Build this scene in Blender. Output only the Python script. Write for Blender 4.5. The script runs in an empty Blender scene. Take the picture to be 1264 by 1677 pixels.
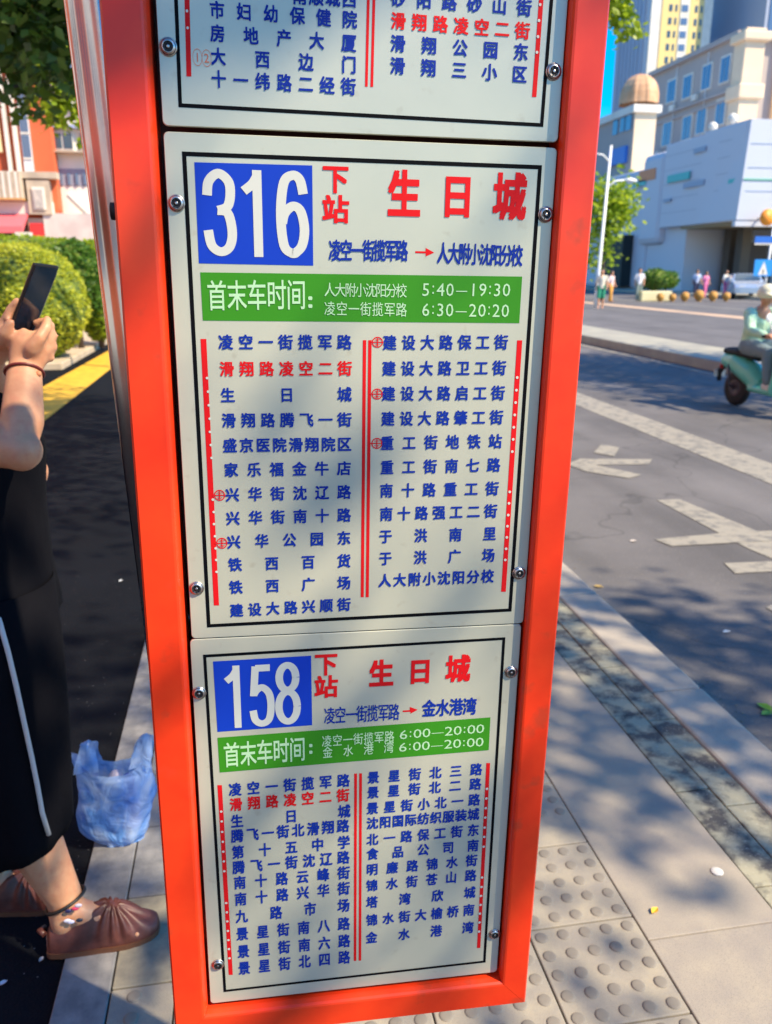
import bpy, bmesh, math, random
from mathutils import Vector, Matrix, Euler, noise

# ------------------------------------------------------------------ camera
R_ = math.radians
scene = bpy.context.scene
COL = scene.collection
CX, CY, FPX = 632.0, 838.5, 1322.0
H = 1.6


def basis(pitch, roll, yaw):
    p, r, y = map(R_, (pitch, roll, yaw))
    F = Vector((math.sin(y) * math.cos(p), math.cos(y) * math.cos(p), -math.sin(p)))
    R = Vector((math.cos(y), -math.sin(y), 0))
    U = R.cross(F)
    return F, math.cos(r) * R + math.sin(r) * U, -math.sin(r) * R + math.cos(r) * U


FW, RW, UW = basis(16.775, 0.0, 9.90)          # the camera in the street's frame (x right, y along the kerb)
FS, RS, US = basis(16.60, 1.04, 8.66)          # the same camera seen from the sign board's own frame

camd = bpy.data.cameras.new('camera')
camd.sensor_fit = 'VERTICAL'
camd.sensor_height = 36.0
camd.lens = FPX / 1677.0 * 36.0
camd.clip_start = 0.02
camd.clip_end = 3000
camd.dof.use_dof = True
camd.dof.focus_distance = 0.95
camd.dof.aperture_fstop = 7.5
cam = bpy.data.objects.new('camera', camd)
COL.objects.link(cam)
cam.matrix_world = Matrix.Translation((0, 0, H)) @ Matrix((RW, UW, -FW)).transposed().to_4x4()
scene.camera = cam

# ------------------------------------------------------------------ light
SUN_AZ = Vector((0.80, -0.60))                 # horizontal direction towards the sun
SUN_EL = 46.0
sd = Vector((SUN_AZ.x * math.cos(R_(SUN_EL)), SUN_AZ.y * math.cos(R_(SUN_EL)), math.sin(R_(SUN_EL))))
world = bpy.data.worlds.new('World')
scene.world = world
world.use_nodes = True
wn = world.node_tree
wn.nodes.clear()
sky = wn.nodes.new('ShaderNodeTexSky')
sky.sky_type = 'NISHITA'
sky.sun_disc = False
sky.sun_elevation = R_(SUN_EL)
sky.sun_rotation = math.atan2(SUN_AZ.x, SUN_AZ.y)
sky.air_density = 1.0
sky.dust_density = 0.4
sky.ozone_density = 4.0
hsv = wn.nodes.new('ShaderNodeHueSaturation')
hsv.inputs['Saturation'].default_value = 1.7
bg = wn.nodes.new('ShaderNodeBackground')
bg.inputs['Strength'].default_value = 0.15
wo = wn.nodes.new('ShaderNodeOutputWorld')
wn.links.new(sky.outputs[0], hsv.inputs['Color'])
wn.links.new(hsv.outputs[0], bg.inputs['Color'])
wn.links.new(bg.outputs[0], wo.inputs[0])

sund = bpy.data.lights.new('sun', 'SUN')
sund.energy = 4.6
sund.angle = R_(0.6)
sund.color = (1.0, 0.84, 0.60)
sun = bpy.data.objects.new('sun', sund)
COL.objects.link(sun)
sun.rotation_euler = sd.to_track_quat('Z', 'Y').to_euler()
sun.location = (5, -5, 12)

vs = scene.view_settings
vs.view_transform = 'Standard'
vs.look = 'None'
vs.gamma = 1.0
vs.exposure = 1.0
vs.use_curve_mapping = False

random.seed(7)


# ------------------------------------------------------------------ helpers
def ray(px, py):
    return FW + RW * ((px - CX) / FPX) + UW * ((CY - py) / FPX)


def G(px, py, z=0.0):
    """where the sight line through a photo pixel meets the ground at height z"""
    v = ray(px, py)
    t = (z - H) / v.z
    return Vector((v.x * t, v.y * t, z))


def W(px, py, Y):
    """the point of a photo pixel at street distance Y"""
    v = ray(px, py)
    t = Y / v.y
    return Vector((v.x * t, Y, H + v.z * t))


def WX(px, py, X):
    v = ray(px, py)
    t = X / v.x
    return Vector((X, v.y * t, H + v.z * t))


def obj(name, mesh, mat=None, parent=None):
    if isinstance(mesh, bmesh.types.BMesh):
        bm = mesh
        mesh = bpy.data.meshes.new(name)
        bm.to_mesh(mesh)
        bm.free()
    o = bpy.data.objects.new(name, mesh)
    if mat is not None:
        mesh.materials.clear()
        for m in (mat if isinstance(mat, (list, tuple)) else [mat]):
            mesh.materials.append(m)
    COL.objects.link(o)
    if parent is not None:
        o.parent = parent
    return o


def again(name, mesh, parent=None, loc=None, rot=None, scale=None):
    o = bpy.data.objects.new(name, mesh)
    COL.objects.link(o)
    if parent is not None:
        o.parent = parent
    if loc is not None:
        o.location = loc
    if rot is not None:
        o.rotation_euler = rot
    if scale is not None:
        o.scale = scale
    return o


def tag(o, label, cat, group=None):
    o['label'] = label
    o['category'] = cat
    if group:
        o['group'] = group
    return o


def thing(name, label, cat, loc=(0, 0, 0), rotz=0.0, group=None):
    o = bpy.data.objects.new(name, None)
    o.empty_display_size = 0.1
    COL.objects.link(o)
    o.location = loc
    o.rotation_euler = (0, 0, rotz)
    return tag(o, label, cat, group)


def struct(o):
    o['kind'] = 'structure'
    return o


def pydata(verts, faces, smooth=False):
    me = bpy.data.meshes.new('mesh')
    me.from_pydata([tuple(v) for v in verts], [], faces)
    me.update()
    if smooth:
        me.polygons.foreach_set('use_smooth', [True] * len(me.polygons))
    return me


def bx(bm, x0, x1, y0, y1, z0, z1, bevel=0.0, mi=0):
    r = bmesh.ops.create_cube(bm, size=1.0)
    vv = r['verts']
    for v in vv:
        v.co = Vector((x0 + (v.co.x + .5) * (x1 - x0), y0 + (v.co.y + .5) * (y1 - y0), z0 + (v.co.z + .5) * (z1 - z0)))
    fs = {f for v in vv for f in v.link_faces}
    for f in fs:
        f.material_index = mi
    if bevel > 0:
        es = {e for v in vv for e in v.link_edges}
        r = bmesh.ops.bevel(bm, geom=list(es), offset=bevel, segments=2, affect='EDGES', profile=.5)
        for f in r['faces']:
            f.material_index = mi


def box(name, x0, x1, y0, y1, z0, z1, mat, parent=None, bevel=0.0):
    bm = bmesh.new()
    bx(bm, x0, x1, y0, y1, z0, z1, bevel)
    return obj(name, bm, mat, parent)


def tube(bm, pts, radii, seg=12, cap=True, mi=0, squash=None):
    """tube along points; squash = (axis vector, factor) flattens the section"""
    rings = []
    prev = None
    n = len(pts)
    for i, p in enumerate(pts):
        p = Vector(p)
        d = (Vector(pts[min(i + 1, n - 1)]) - Vector(pts[max(i - 1, 0)])).normalized()
        if prev is None:
            a = d.orthogonal().normalized()
        else:
            a = (prev - d * prev.dot(d)).normalized()
        prev = a
        b = d.cross(a)
        r = radii[i] if isinstance(radii, (list, tuple)) else radii
        ring = []
        for k in range(seg):
            t = 2 * math.pi * k / seg
            off = (a * math.cos(t) + b * math.sin(t)) * r
            if squash:
                ax, f = squash
                off = off - ax * off.dot(ax) * (1 - f)
            ring.append(bm.verts.new(p + off))
        rings.append(ring)
    for i in range(n - 1):
        for k in range(seg):
            f = bm.faces.new((rings[i][k], rings[i][(k + 1) % seg], rings[i + 1][(k + 1) % seg], rings[i + 1][k]))
            f.smooth = True
            f.material_index = mi
    if cap:
        for ring in (list(reversed(rings[0])), rings[-1]):
            f = bm.faces.new(ring)
            f.material_index = mi


def lathe(bm, prof, center=(0, 0, 0), axis='Z', seg=24, mi=None, smooth=True):
    """prof: (radius, height, material) list"""
    rings = []
    for q in prof:
        r, h = q[0], q[1]
        ring = []
        for k in range(seg):
            t = 2 * math.pi * k / seg
            c, s = r * math.cos(t), r * math.sin(t)
            v = {'Z': (c, s, h), 'Y': (c, h, s), 'X': (h, c, s)}[axis]
            ring.append(bm.verts.new(Vector(center) + Vector(v)))
        rings.append(ring)
    for i in range(len(rings) - 1):
        for k in range(seg):
            f = bm.faces.new((rings[i][k], rings[i][(k + 1) % seg], rings[i + 1][(k + 1) % seg], rings[i + 1][k]))
            f.smooth = smooth
            f.material_index = prof[i][2] if len(prof[i]) > 2 else 0
    for ring in (rings[0], rings[-1]):
        try:
            f = bm.faces.new(ring)
            f.smooth = smooth
            f.material_index = prof[-1][2] if len(prof[-1]) > 2 and ring is rings[-1] else (prof[0][2] if len(prof[0]) > 2 else 0)
        except ValueError:
            pass
    bmesh.ops.recalc_face_normals(bm, faces=bm.faces)


# ------------------------------------------------------------------ materials
def mat(name, col, rough=.6, metal=0.0, spec=.5, noise_s=None, noise_a=.15, col2=None, bump=None, bump_s=200, bump_d=.001,
        coat=0.0, trans=0.0, emit=None, hi=None, detail=5.0, w=(.35, .65), rough2=None, space='Object', alpha=None, sub=None):
    m = bpy.data.materials.new(name)
    m.use_nodes = True
    nt = m.node_tree
    b = nt.nodes['Principled BSDF']
    b.inputs['Base Color'].default_value = (*col, 1)
    b.inputs['Roughness'].default_value = rough
    b.inputs['Metallic'].default_value = metal
    b.inputs['Specular IOR Level'].default_value = spec
    b.inputs['Coat Weight'].default_value = coat
    if trans:
        b.inputs['Transmission Weight'].default_value = trans
    if alpha is not None:
        b.inputs['Alpha'].default_value = alpha
    if sub:
        b.inputs['Subsurface Weight'].default_value = sub[0]
        b.inputs['Subsurface Radius'].default_value = sub[1]
        b.inputs['Subsurface Scale'].default_value = sub[2]
    if emit:
        b.inputs['Emission Color'].default_value = (*emit[0], 1)
        b.inputs['Emission Strength'].default_value = emit[1]
    tc = nt.nodes.new('ShaderNodeTexCoord')
    if noise_s:
        n = nt.nodes.new('ShaderNodeTexNoise')
        n.inputs['Scale'].default_value = noise_s
        n.inputs['Detail'].default_value = detail
        n.inputs['Roughness'].default_value = .6
        nt.links.new(tc.outputs[space], n.inputs['Vector'])
        r = nt.nodes.new('ShaderNodeValToRGB')
        c2 = col2 or tuple(max(0, c * (1 - noise_a)) for c in col)
        r.color_ramp.elements[0].color = (*c2, 1)
        r.color_ramp.elements[1].color = (*col, 1)
        r.color_ramp.elements[0].position = w[0]
        r.color_ramp.elements[1].position = w[1]
        nt.links.new(n.outputs['Fac'], r.inputs[0])
        out = r.outputs[0]
        if hi:                                     # fine second layer: (scale, colour, amount, lo, hi)
            n2 = nt.nodes.new('ShaderNodeTexNoise')
            n2.inputs['Scale'].default_value = hi[0]
            n2.inputs['Detail'].default_value = 3
            nt.links.new(tc.outputs[space], n2.inputs['Vector'])
            mr = nt.nodes.new('ShaderNodeMapRange')
            mr.inputs['From Min'].default_value = hi[3]
            mr.inputs['From Max'].default_value = hi[4]
            mr.inputs['To Max'].default_value = hi[2]
            nt.links.new(n2.outputs['Fac'], mr.inputs['Value'])
            mx = nt.nodes.new('ShaderNodeMix')
            mx.data_type = 'RGBA'
            nt.links.new(mr.outputs[0], mx.inputs[0])
            nt.links.new(out, mx.inputs[6])
            mx.inputs[7].default_value = (*hi[1], 1)
            out = mx.outputs[2]
        nt.links.new(out, b.inputs['Base Color'])
        if rough2 is not None:
            mr = nt.nodes.new('ShaderNodeMapRange')
            mr.inputs['To Min'].default_value = rough2
            mr.inputs['To Max'].default_value = rough
            nt.links.new(n.outputs['Fac'], mr.inputs['Value'])
            nt.links.new(mr.outputs[0], b.inputs['Roughness'])
    if bump:
        n3 = nt.nodes.new('ShaderNodeTexNoise')
        n3.inputs['Scale'].default_value = bump_s
        n3.inputs['Detail'].default_value = 4
        nt.links.new(tc.outputs[space], n3.inputs['Vector'])
        bp = nt.nodes.new('ShaderNodeBump')
        bp.inputs['Strength'].default_value = bump
        bp.inputs['Distance'].default_value = bump_d
        nt.links.new(n3.outputs['Fac'], bp.inputs['Height'])
        nt.links.new(bp.outputs[0], b.inputs['Normal'])
    return m


def leaf_mat(name, c1, c2, trans=.45):
    """leaf with colour varying from leaf to leaf and light coming through"""
    m = bpy.data.materials.new(name)
    m.use_nodes = True
    nt = m.node_tree
    nt.nodes.clear()
    out = nt.nodes.new('ShaderNodeOutputMaterial')
    g = nt.nodes.new('ShaderNodeNewGeometry')
    r = nt.nodes.new('ShaderNodeValToRGB')
    r.color_ramp.elements[0].color = (*c1, 1)
    r.color_ramp.elements[1].color = (*c2, 1)
    nt.links.new(g.outputs['Random Per Island'], r.inputs[0])
    d = nt.nodes.new('ShaderNodeBsdfPrincipled')
    d.inputs['Roughness'].default_value = .45
    nt.links.new(r.outputs[0], d.inputs['Base Color'])
    t = nt.nodes.new('ShaderNodeBsdfTranslucent')
    hs = nt.nodes.new('ShaderNodeHueSaturation')
    hs.inputs['Value'].default_value = 1.5
    hs.inputs['Hue'].default_value = .485
    nt.links.new(r.outputs[0], hs.inputs['Color'])
    nt.links.new(hs.outputs[0], t.inputs['Color'])
    mx = nt.nodes.new('ShaderNodeMixShader')
    mx.inputs[0].default_value = trans
    nt.links.new(d.outputs[0], mx.inputs[1])
    nt.links.new(t.outputs[0], mx.inputs[2])
    nt.links.new(mx.outputs[0], out.inputs[0])
    return m


M = {}
M['sign_red'] = mat('sign_red_paint', (.84, .050, .009), .36, spec=.35, noise_s=9, col2=(.76, .032, .007), coat=.12, bump=.08, bump_s=60, bump_d=.0006,
                    hi=(26, (.40, .05, .02), .55, .60, .72))
M['panel'] = mat('panel_aluminium', (.54, .53, .41), .32, metal=.2, noise_s=3.2, col2=(.46, .47, .37), hi=(48, (.34, .29, .20), .4, .64, .78), bump=.05, bump_s=25, bump_d=.0008)
M['ink_black'] = mat('ink_black', (.002, .0025, .004), .7, spec=.08)
M['ink_blue'] = mat('ink_blue', (.004, .026, .27), .6, spec=.15)
M['ink_plate'] = mat('ink_plate_blue', (.004, .040, .42), .55, spec=.2)
M['ink_red'] = mat('ink_red', (.62, .007, .010), .6, spec=.15)
M['ink_green'] = mat('ink_green', (.035, .23, .010), .55, spec=.2)
M['ink_white'] = mat('ink_white', (.56, .57, .50), .5)
M['ink_mint'] = mat('ink_mint', (.42, .66, .38), .5)
M['ink_orange'] = mat('ink_orange', (.72, .16, .06), .45)
M['steel'] = mat('polished_steel', (.42, .42, .44), .16, metal=1.0, noise_s=14, col2=(.5, .5, .53), bump=.06, bump_s=8, bump_d=.002)
M['screw'] = mat('screw_steel', (.50, .47, .44), .34, metal=1.0)
M['dark'] = mat('dark_recess', (.01, .01, .012), .6)
M['concrete_l'] = mat('paver_concrete', (.36, .315, .235), .8, noise_s=11, col2=(.26, .235, .20), bump=.5, bump_s=260, bump_d=.0012,
                      hi=(420, (.17, .15, .13), .6, .55, .7), space='Object')
M['granite'] = mat('granite_slab', (.37, .32, .245), .75, noise_s=6, col2=(.29, .255, .215), bump=.35, bump_s=500, bump_d=.0008,
                   hi=(480, (.16, .145, .14), .65, .52, .66))
M['kerb_stone'] = mat('kerb_granite', (.42, .37, .30), .75, noise_s=5, col2=(.32, .285, .24), bump=.3, bump_s=300, bump_d=.001,
                      hi=(300, (.2, .18, .17), .5, .55, .68))
M['edge_stained'] = mat('stained_brick', (.33, .31, .22), .8, noise_s=10, col2=(.07, .065, .06), bump=.6, bump_s=90, bump_d=.002, w=(.4, .56),
                        hi=(130, (.5, .47, .4), .5, .62, .7))
M['stone_plain'] = mat('stone_plain', (.27, .26, .25), .8, noise_s=16, col2=(.15, .15, .155), bump=.4, bump_s=160, bump_d=.0015)
M['stone_tan'] = mat('stone_tan', (.34, .30, .21), .8, noise_s=16, col2=(.2, .18, .14), bump=.4, bump_s=160, bump_d=.0015)
M['mortar'] = mat('mortar', (.05, .047, .042), .9)
M['asphalt'] = mat('asphalt_grey', (.145, .136, .135), .85, noise_s=.8, col2=(.10, .094, .094), bump=.6, bump_s=120, bump_d=.003,
                   hi=(90, (.30, .28, .26), .4, .6, .72))
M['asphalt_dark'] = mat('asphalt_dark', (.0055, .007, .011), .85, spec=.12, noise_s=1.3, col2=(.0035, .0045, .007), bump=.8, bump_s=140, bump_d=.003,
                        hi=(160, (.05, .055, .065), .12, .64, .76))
M['paint_white'] = mat('road_paint_white', (.30, .275, .225), .75, noise_s=13, col2=(.17, .16, .145), w=(.36, .52), bump=.3, bump_s=80, bump_d=.002)
M['paint_yellow'] = mat('road_paint_yellow', (.78, .46, .03), .7, noise_s=7, col2=(.60, .33, .02))
M['paint_peach'] = mat('road_paint_peach', (.55, .38, .25), .75)
M['median'] = mat('median_concrete', (.38, .36, .28), .8, noise_s=1.5, col2=(.28, .27, .23))
def crack_asphalt(m):
    """cracks, tyre streaks and coarse stones on top of the asphalt's colour"""
    nt = m.node_tree
    b = nt.nodes['Principled BSDF']
    src = b.inputs['Base Color'].links[0].from_socket
    tc = nt.nodes.new('ShaderNodeTexCoord')
    nz = nt.nodes.new('ShaderNodeTexNoise')
    nz.inputs['Scale'].default_value = 1.7
    nt.links.new(tc.outputs['Object'], nz.inputs['Vector'])
    mxv = nt.nodes.new('ShaderNodeMix')
    mxv.data_type = 'RGBA'
    mxv.blend_type = 'LINEAR_LIGHT'
    mxv.inputs[0].default_value = .35
    nt.links.new(tc.outputs['Object'], mxv.inputs[6])
    nt.links.new(nz.outputs['Color'], mxv.inputs[7])
    vo = nt.nodes.new('ShaderNodeTexVoronoi')
    vo.feature = 'DISTANCE_TO_EDGE'
    vo.inputs['Scale'].default_value = .45
    nt.links.new(mxv.outputs[2], vo.inputs['Vector'])
    r = nt.nodes.new('ShaderNodeMapRange')
    r.inputs['From Max'].default_value = .006
    r.inputs['To Min'].default_value = .68
    nt.links.new(vo.outputs['Distance'], r.inputs['Value'])
    mp = nt.nodes.new('ShaderNodeMapping')
    mp.inputs['Scale'].default_value = (2.2, .05, 1)
    nt.links.new(tc.outputs['Object'], mp.inputs['Vector'])
    st = nt.nodes.new('ShaderNodeTexNoise')
    st.inputs['Scale'].default_value = 1.0
    nt.links.new(mp.outputs[0], st.inputs['Vector'])
    r2 = nt.nodes.new('ShaderNodeMapRange')
    r2.inputs['From Min'].default_value = .35
    r2.inputs['From Max'].default_value = .7
    r2.inputs['To Min'].default_value = .84
    r2.inputs['To Max'].default_value = 1.12
    nt.links.new(st.outputs['Fac'], r2.inputs['Value'])
    mu = nt.nodes.new('ShaderNodeMath')
    mu.operation = 'MULTIPLY'
    nt.links.new(r.outputs[0], mu.inputs[0])
    nt.links.new(r2.outputs[0], mu.inputs[1])
    hs = nt.nodes.new('ShaderNodeHueSaturation')
    nt.links.new(mu.outputs[0], hs.inputs['Value'])
    nt.links.new(src, hs.inputs['Color'])
    nt.links.new(hs.outputs[0], b.inputs['Base Color'])


crack_asphalt(M['asphalt'])
M['stud'] = mat('stud_concrete', (.215, .19, .155), .85, bump=.4, bump_s=400, bump_d=.0008)

# ------------------------------------------------------------------ the street surfaces
def slab(parent, x0, x1, y0, y1, m, name, z=0.0, gap=.002, th=.05, bevel=.003, holes=None, tilt=.0006):
    bm = bmesh.new()
    bx(bm, x0 + gap, x1 - gap, y0 + gap, y1 - gap, z - th, z, bevel)
    a, b = random.uniform(-tilt, tilt), random.uniform(-tilt, tilt)
    for v in bm.verts:
        if v.co.z > z - th * .5:
            v.co.z += a if v.co.x > (x0 + x1) / 2 else b
    return obj(name, bm, m, parent)


ground = struct(obj('ground', pydata([(-900, -300, -.16), (900, -300, -.16), (900, 1500, -.16), (-900, 1500, -.16)], [(0, 1, 2, 3)]), M['asphalt']))
pav = struct(box('pavement', -.498, 1.518, -3, 60, -.15, -.032, M['mortar']))
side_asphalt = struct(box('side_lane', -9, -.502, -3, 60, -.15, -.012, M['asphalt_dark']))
road = struct(box('road', 1.742, 120, -6, 260, -.15, -.12, M['asphalt']))

rs = random.Random(3)
XL0, XL1, XT, XS, XK1, XK0, XK = -.50, -.375, .92, 1.29, 1.41, 1.52, 1.735
# left edging stones
y = .25
while y < 12:
    L = .95
    slab(pav, XL0, XL1, y, y + L, M['stone_plain'], 'edging_stone', tilt=.001)
    y += L
# tactile tiles near, plain tiles behind
STUD = bmesh.new()
lathe(STUD, [(.0172, -.004), (.0165, .0010), (.0152, .0026), (.0125, .0034), (.006, .0037)], seg=18)
STUD_ME = bpy.data.meshes.new('stud')
STUD.to_mesh(STUD_ME)
STUD.free()
T = .287
stud_mats = [M['concrete_l'], M['granite'], M['stone_plain']]


def stud_grid(tile, x0, y0, n, m, m_, skip=0.0, dz=0.0):
    p = T / 5
    for i in range(n):
        for j in range(m):
            if rs.random() < skip:
                continue
            s = again('stud', STUD_ME, tile, (x0 + p * (i + .5) + rs.uniform(-.001, .001), y0 + p * (j + .5) + rs.uniform(-.001, .001), -.0003 - dz))


STUD_ME.materials.append(M['stud'])
for c in range(4):                       # tactile columns counted from the right joint
    x1 = XT - c * T
    x0 = x1 - T
    for r in range(-1, 8):
        y0 = 1.56 - .0 + (r - 1) * T
        y1 = y0 + T
        if r <= 0 or c < 2:
            t = slab(pav, x0, x1, y0, y1, M['concrete_l'], 'tactile_tile')
            worn = (r == 2)
            if r <= 6:
                stud_grid(t, x0, y0 + (T / 5 * 2 if worn else 0), 5, 3 if worn else 5, None, skip=.0 if r < 3 else .12)
        else:
            slab(pav, x0, x1, y0, y1, rs.choice([M['stone_plain'], M['stone_tan'], M['stone_plain']]), 'paving_tile')
x0, x1 = XL1, XT - 4 * T
for r in range(-1, 8):
    y0 = 1.56 + (r - 1) * T
    slab(pav, x0, x1, y0, y0 + T, M['stone_tan'] if r == 1 else M['stone_plain'] if r > 1 else M['concrete_l'], 'paving_tile')
    if r <= 0:
        for j in range(5):
            again('stud', STUD_ME, pav, (x0 + .055, y0 + T / 5 * (j + .5), -.0003))
slab(pav, XL1, XT, 1.56 + 7 * T, 30, M['stone_plain'], 'far_paving')
y = .1
while y < 9:                               # wide granite slabs
    slab(pav, XT, XS, y, y + 1.38, M['granite'], 'granite_slab', gap=.0015, tilt=.0008)
    y += 1.38
slab(pav, XT, XK0, y, 60, M['granite'], 'far_paving')
for xa, xb, off in ((XS, XK1, 0.0), (XK1, XK0, .21)):
    y = .3 - off
    while y < 9:
        L = rs.choice([.42, .46, .50])
        slab(pav, xa, xb, y, y + L, M['edge_stained'], 'edging_brick', z=-.002, gap=.0025, tilt=.002)
        y += L
kerb = struct(box('kerb', XK0 + .004, XK - .01, -3, 60, -.15, -.02, M['mortar']))
y = -.35
while y < 14:
    slab(kerb, XK0, XK, y, y + .99, M['kerb_stone'], 'kerb_stone', z=.004, th=.14, bevel=.012, gap=.0015)
    y += .99
slab(kerb, XK0, XK, y, 60, M['kerb_stone'], 'far_kerb_stone', z=.004, th=.14, bevel=.012)

# painted markings
RZ = -.116


def marking(name, pts, m=None, parent=road, z=RZ):
    return obj(name, pydata([(p[0], p[1], z) for p in pts], [tuple(range(len(pts)))]), m or M['paint_white'], parent)


def pmark(name, pix, m=None, z=RZ, parent=road):
    return marking(name, [G(a, b, z) for a, b in pix], m, parent, z)


marking('lane_line', [(4.28, -2), (4.74, -2), (4.74, 160), (4.28, 160)])
marking('edge_line', [(7.78, -2), (7.93, -2), (7.93, 160), (7.78, 160)])
for xa, w_, m_ in ((17.6, .9, 'paint_peach'), (21.5, .25, 'paint_white'), (27, .3, 'paint_white')):
    marking('lane_line', [(xa, -2), (xa + w_, -2), (xa + w_, 140), (xa, 140)], M[m_])
pmark('road_marking', [(1076, 819), (1112, 817), (1290, 890), (1290, 925), (1225, 898)], z=RZ)
pmark('road_marking', [(1072, 883), (1100, 894), (1290, 884), (1290, 868), (1190, 872)], z=RZ + .002)
pmark('road_marking', [(1186, 922), (1204, 939), (1290, 934), (1290, 918)], z=RZ + .001)
pmark('road_marking', [(925, 762), (950, 751), (1068, 752), (1062, 760)], z=RZ + .001)
pmark('road_marking', [(920, 757), (955, 757), (1050, 777), (1030, 783), (960, 772)], z=RZ + .002)
pmark('road_marking', [(972, 741), (985, 727), (1014, 733), (1006, 747)], z=RZ + .003)
pmark('road_marking', [(1255, 995), (1264, 990), (1300, 1005), (1300, 1020)], z=RZ + .001)
pmark('yellow_line', [(40, 716), (-90, 785), (-140, 775), (58, 640), (178, 574), (215, 556), (215, 582), (178, 606), (66, 694)], M['paint_yellow'], z=-.008, parent=side_asphalt)

median = struct(box('median', 8.08, 9.55, -8, 120, -.13, .07, M['median'], bevel=.02))
far_walk = struct(box('far_pavement', 29, 120, 40, 300, -.14, .02, M['median']))
planter = struct(box('planter_paving', -16, -2.98, 14.3, 60, -.1, .10, mat('planter_stone', (.52, .42, .30), .8, noise_s=2, col2=(.40, .32, .22)), bevel=.02))

# ------------------------------------------------------------------ bus stop sign
D = .9247
MS = Matrix((RW, UW, -FW)).transposed() @ Matrix((RS, US, -FS))     # sign frame -> street frame
ROOT_L = Vector((.11, D + .04, -1.60))
sign = thing('bus_stop_sign', 'tall red-framed bus stop board with three aluminium route panels on a steel pole', 'bus stop sign')
sign.location = Vector((0, 0, H)) + MS @ ROOT_L
sign.rotation_euler = MS.to_euler()


def raS(px, py):
    return FS + RS * ((px - CX) / FPX) + US * ((CY - py) / FPX)


def uv(px, py, d=D):
    v = raS(px, py)
    t = d / v.y
    return Vector((v.x * t, d, v.z * t)) - ROOT_L


FD = D - .013                                   # front of the frame
ox0 = (uv(163, 0, FD).x + uv(285, 1677, FD).x) / 2
ox1 = (uv(1001, 0, FD).x + uv(860, 1643, FD).x) / 2
oz0 = uv(860, 1643, FD).z
rx0 = (uv(235, 0, FD).x + uv(333, 1668, FD).x) / 2
rx1 = (uv(947, 0, FD).x + uv(821, 1612, FD).x) / 2
rz0 = (uv(821, 1612, FD).z + uv(333, 1668, FD).z) / 2
TOPZ = uv(600, 220).z + .567 + .10
oz1, rz1 = TOPZ, TOPZ - .045
yF, yP = FD - ROOT_L.y, D - ROOT_L.y
yB = yP + .034
# profile loops: (x0, x1, z0, z1, y)
c = .0025
L_ = [(ox0, ox1, oz0, oz1, yF + .085), (ox0, ox1, oz0, oz1, yF + c), (ox0 + c, ox1 - c, oz0 + c, oz1 - c, yF),
      (rx0 - c, rx1 + c, rz0 - c, rz1 + c, yF), (rx0, rx1, rz0, rz1, yF + .0008), (rx0 + .0018, rx1 - .0018, rz0 + .002, rz1 - .002, yF + .004),
      (rx0 + .0045, rx1 - .003, rz0 + .0035, rz1 - .0035, yF + .012), (rx0 + .005, rx1 - .003, rz0 + .0035, rz1 - .0035, yB)]


def corner(l, k):
    x0_, x1_, z0_, z1_, y_ = l
    return [(x0_, y_, z0_), (x1_, y_, z0_), (x1_, y_, z1_), (x0_, y_, z1_)][k % 4]


for k, nm in enumerate(('bottom_rail', 'side_post', 'top_rail', 'side_post')):
    vv, ff = [], []
    for l in L_:
        a, b = Vector(corner(l, k)), Vector(corner(l, k + 1))
        e = (b - a).normalized() * .0002
        vv += [a + e, b - e]
    for i in range(len(L_) - 1):
        ff.append((2 * i, 2 * i + 2, 2 * i + 3, 2 * i + 1))
    me = pydata(vv, ff)
    obj(nm, me, M['sign_red'], sign)
box('back_panel', rx0 - .002, rx1 + .002, yB, yB + .002, rz0 - .002, rz1 + .002, mat('back_gap_shade', (.10, .022, .012), .7), sign)  # dark brown colour stands in for the shade in the gaps
box('rear_cover', ox0 + .001, ox1 - .001, yF + .08, yF + .083, oz0 + .001, oz1 - .001, M['sign_red'], sign)

# glyphs ---------------------------------------------------------------
_font_cache = {}


def glyph(ch, bold):
    key = (ch, bold)
    if key in _font_cache:
        return _font_cache[key]
    cu = bpy.data.curves.new('glyph', 'FONT')
    cu.body = ch
    cu.size = 1.0
    cu.resolution_u = 2
    o = bpy.data.objects.new('glyph', cu)
    COL.objects.link(o)
    dg = bpy.context.evaluated_depsgraph_get()
    dg.update()
    me = bpy.data.meshes.new_from_object(o.evaluated_get(dg))
    vs_ = [(v.co.x, v.co.y) for v in me.vertices]
    fs_ = [tuple(p.vertices) for p in me.polygons]
    bpy.data.meshes.remove(me)
    bpy.data.objects.remove(o)
    bpy.data.curves.remove(cu)
    _font_cache[key] = (vs_, fs_)
    return vs_, fs_


def bbox2(vs_):
    return min(v[0] for v in vs_), max(v[0] for v in vs_), min(v[1] for v in vs_), max(v[1] for v in vs_)


REF = bbox2(glyph('国', 0.0)[0])
REFS = max(REF[1] - REF[0], REF[3] - REF[2])
RCX, RCY = (REF[0] + REF[1]) / 2, (REF[2] + REF[3]) / 2
REFD = bbox2(glyph('8', 0.0)[0])


def pscale(px, py):
    """metres per photo pixel across and down the board at this pixel"""
    a = uv(px, py)
    return (uv(px + 1, py) - a).length, (uv(px, py + 1) - a).length


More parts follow.
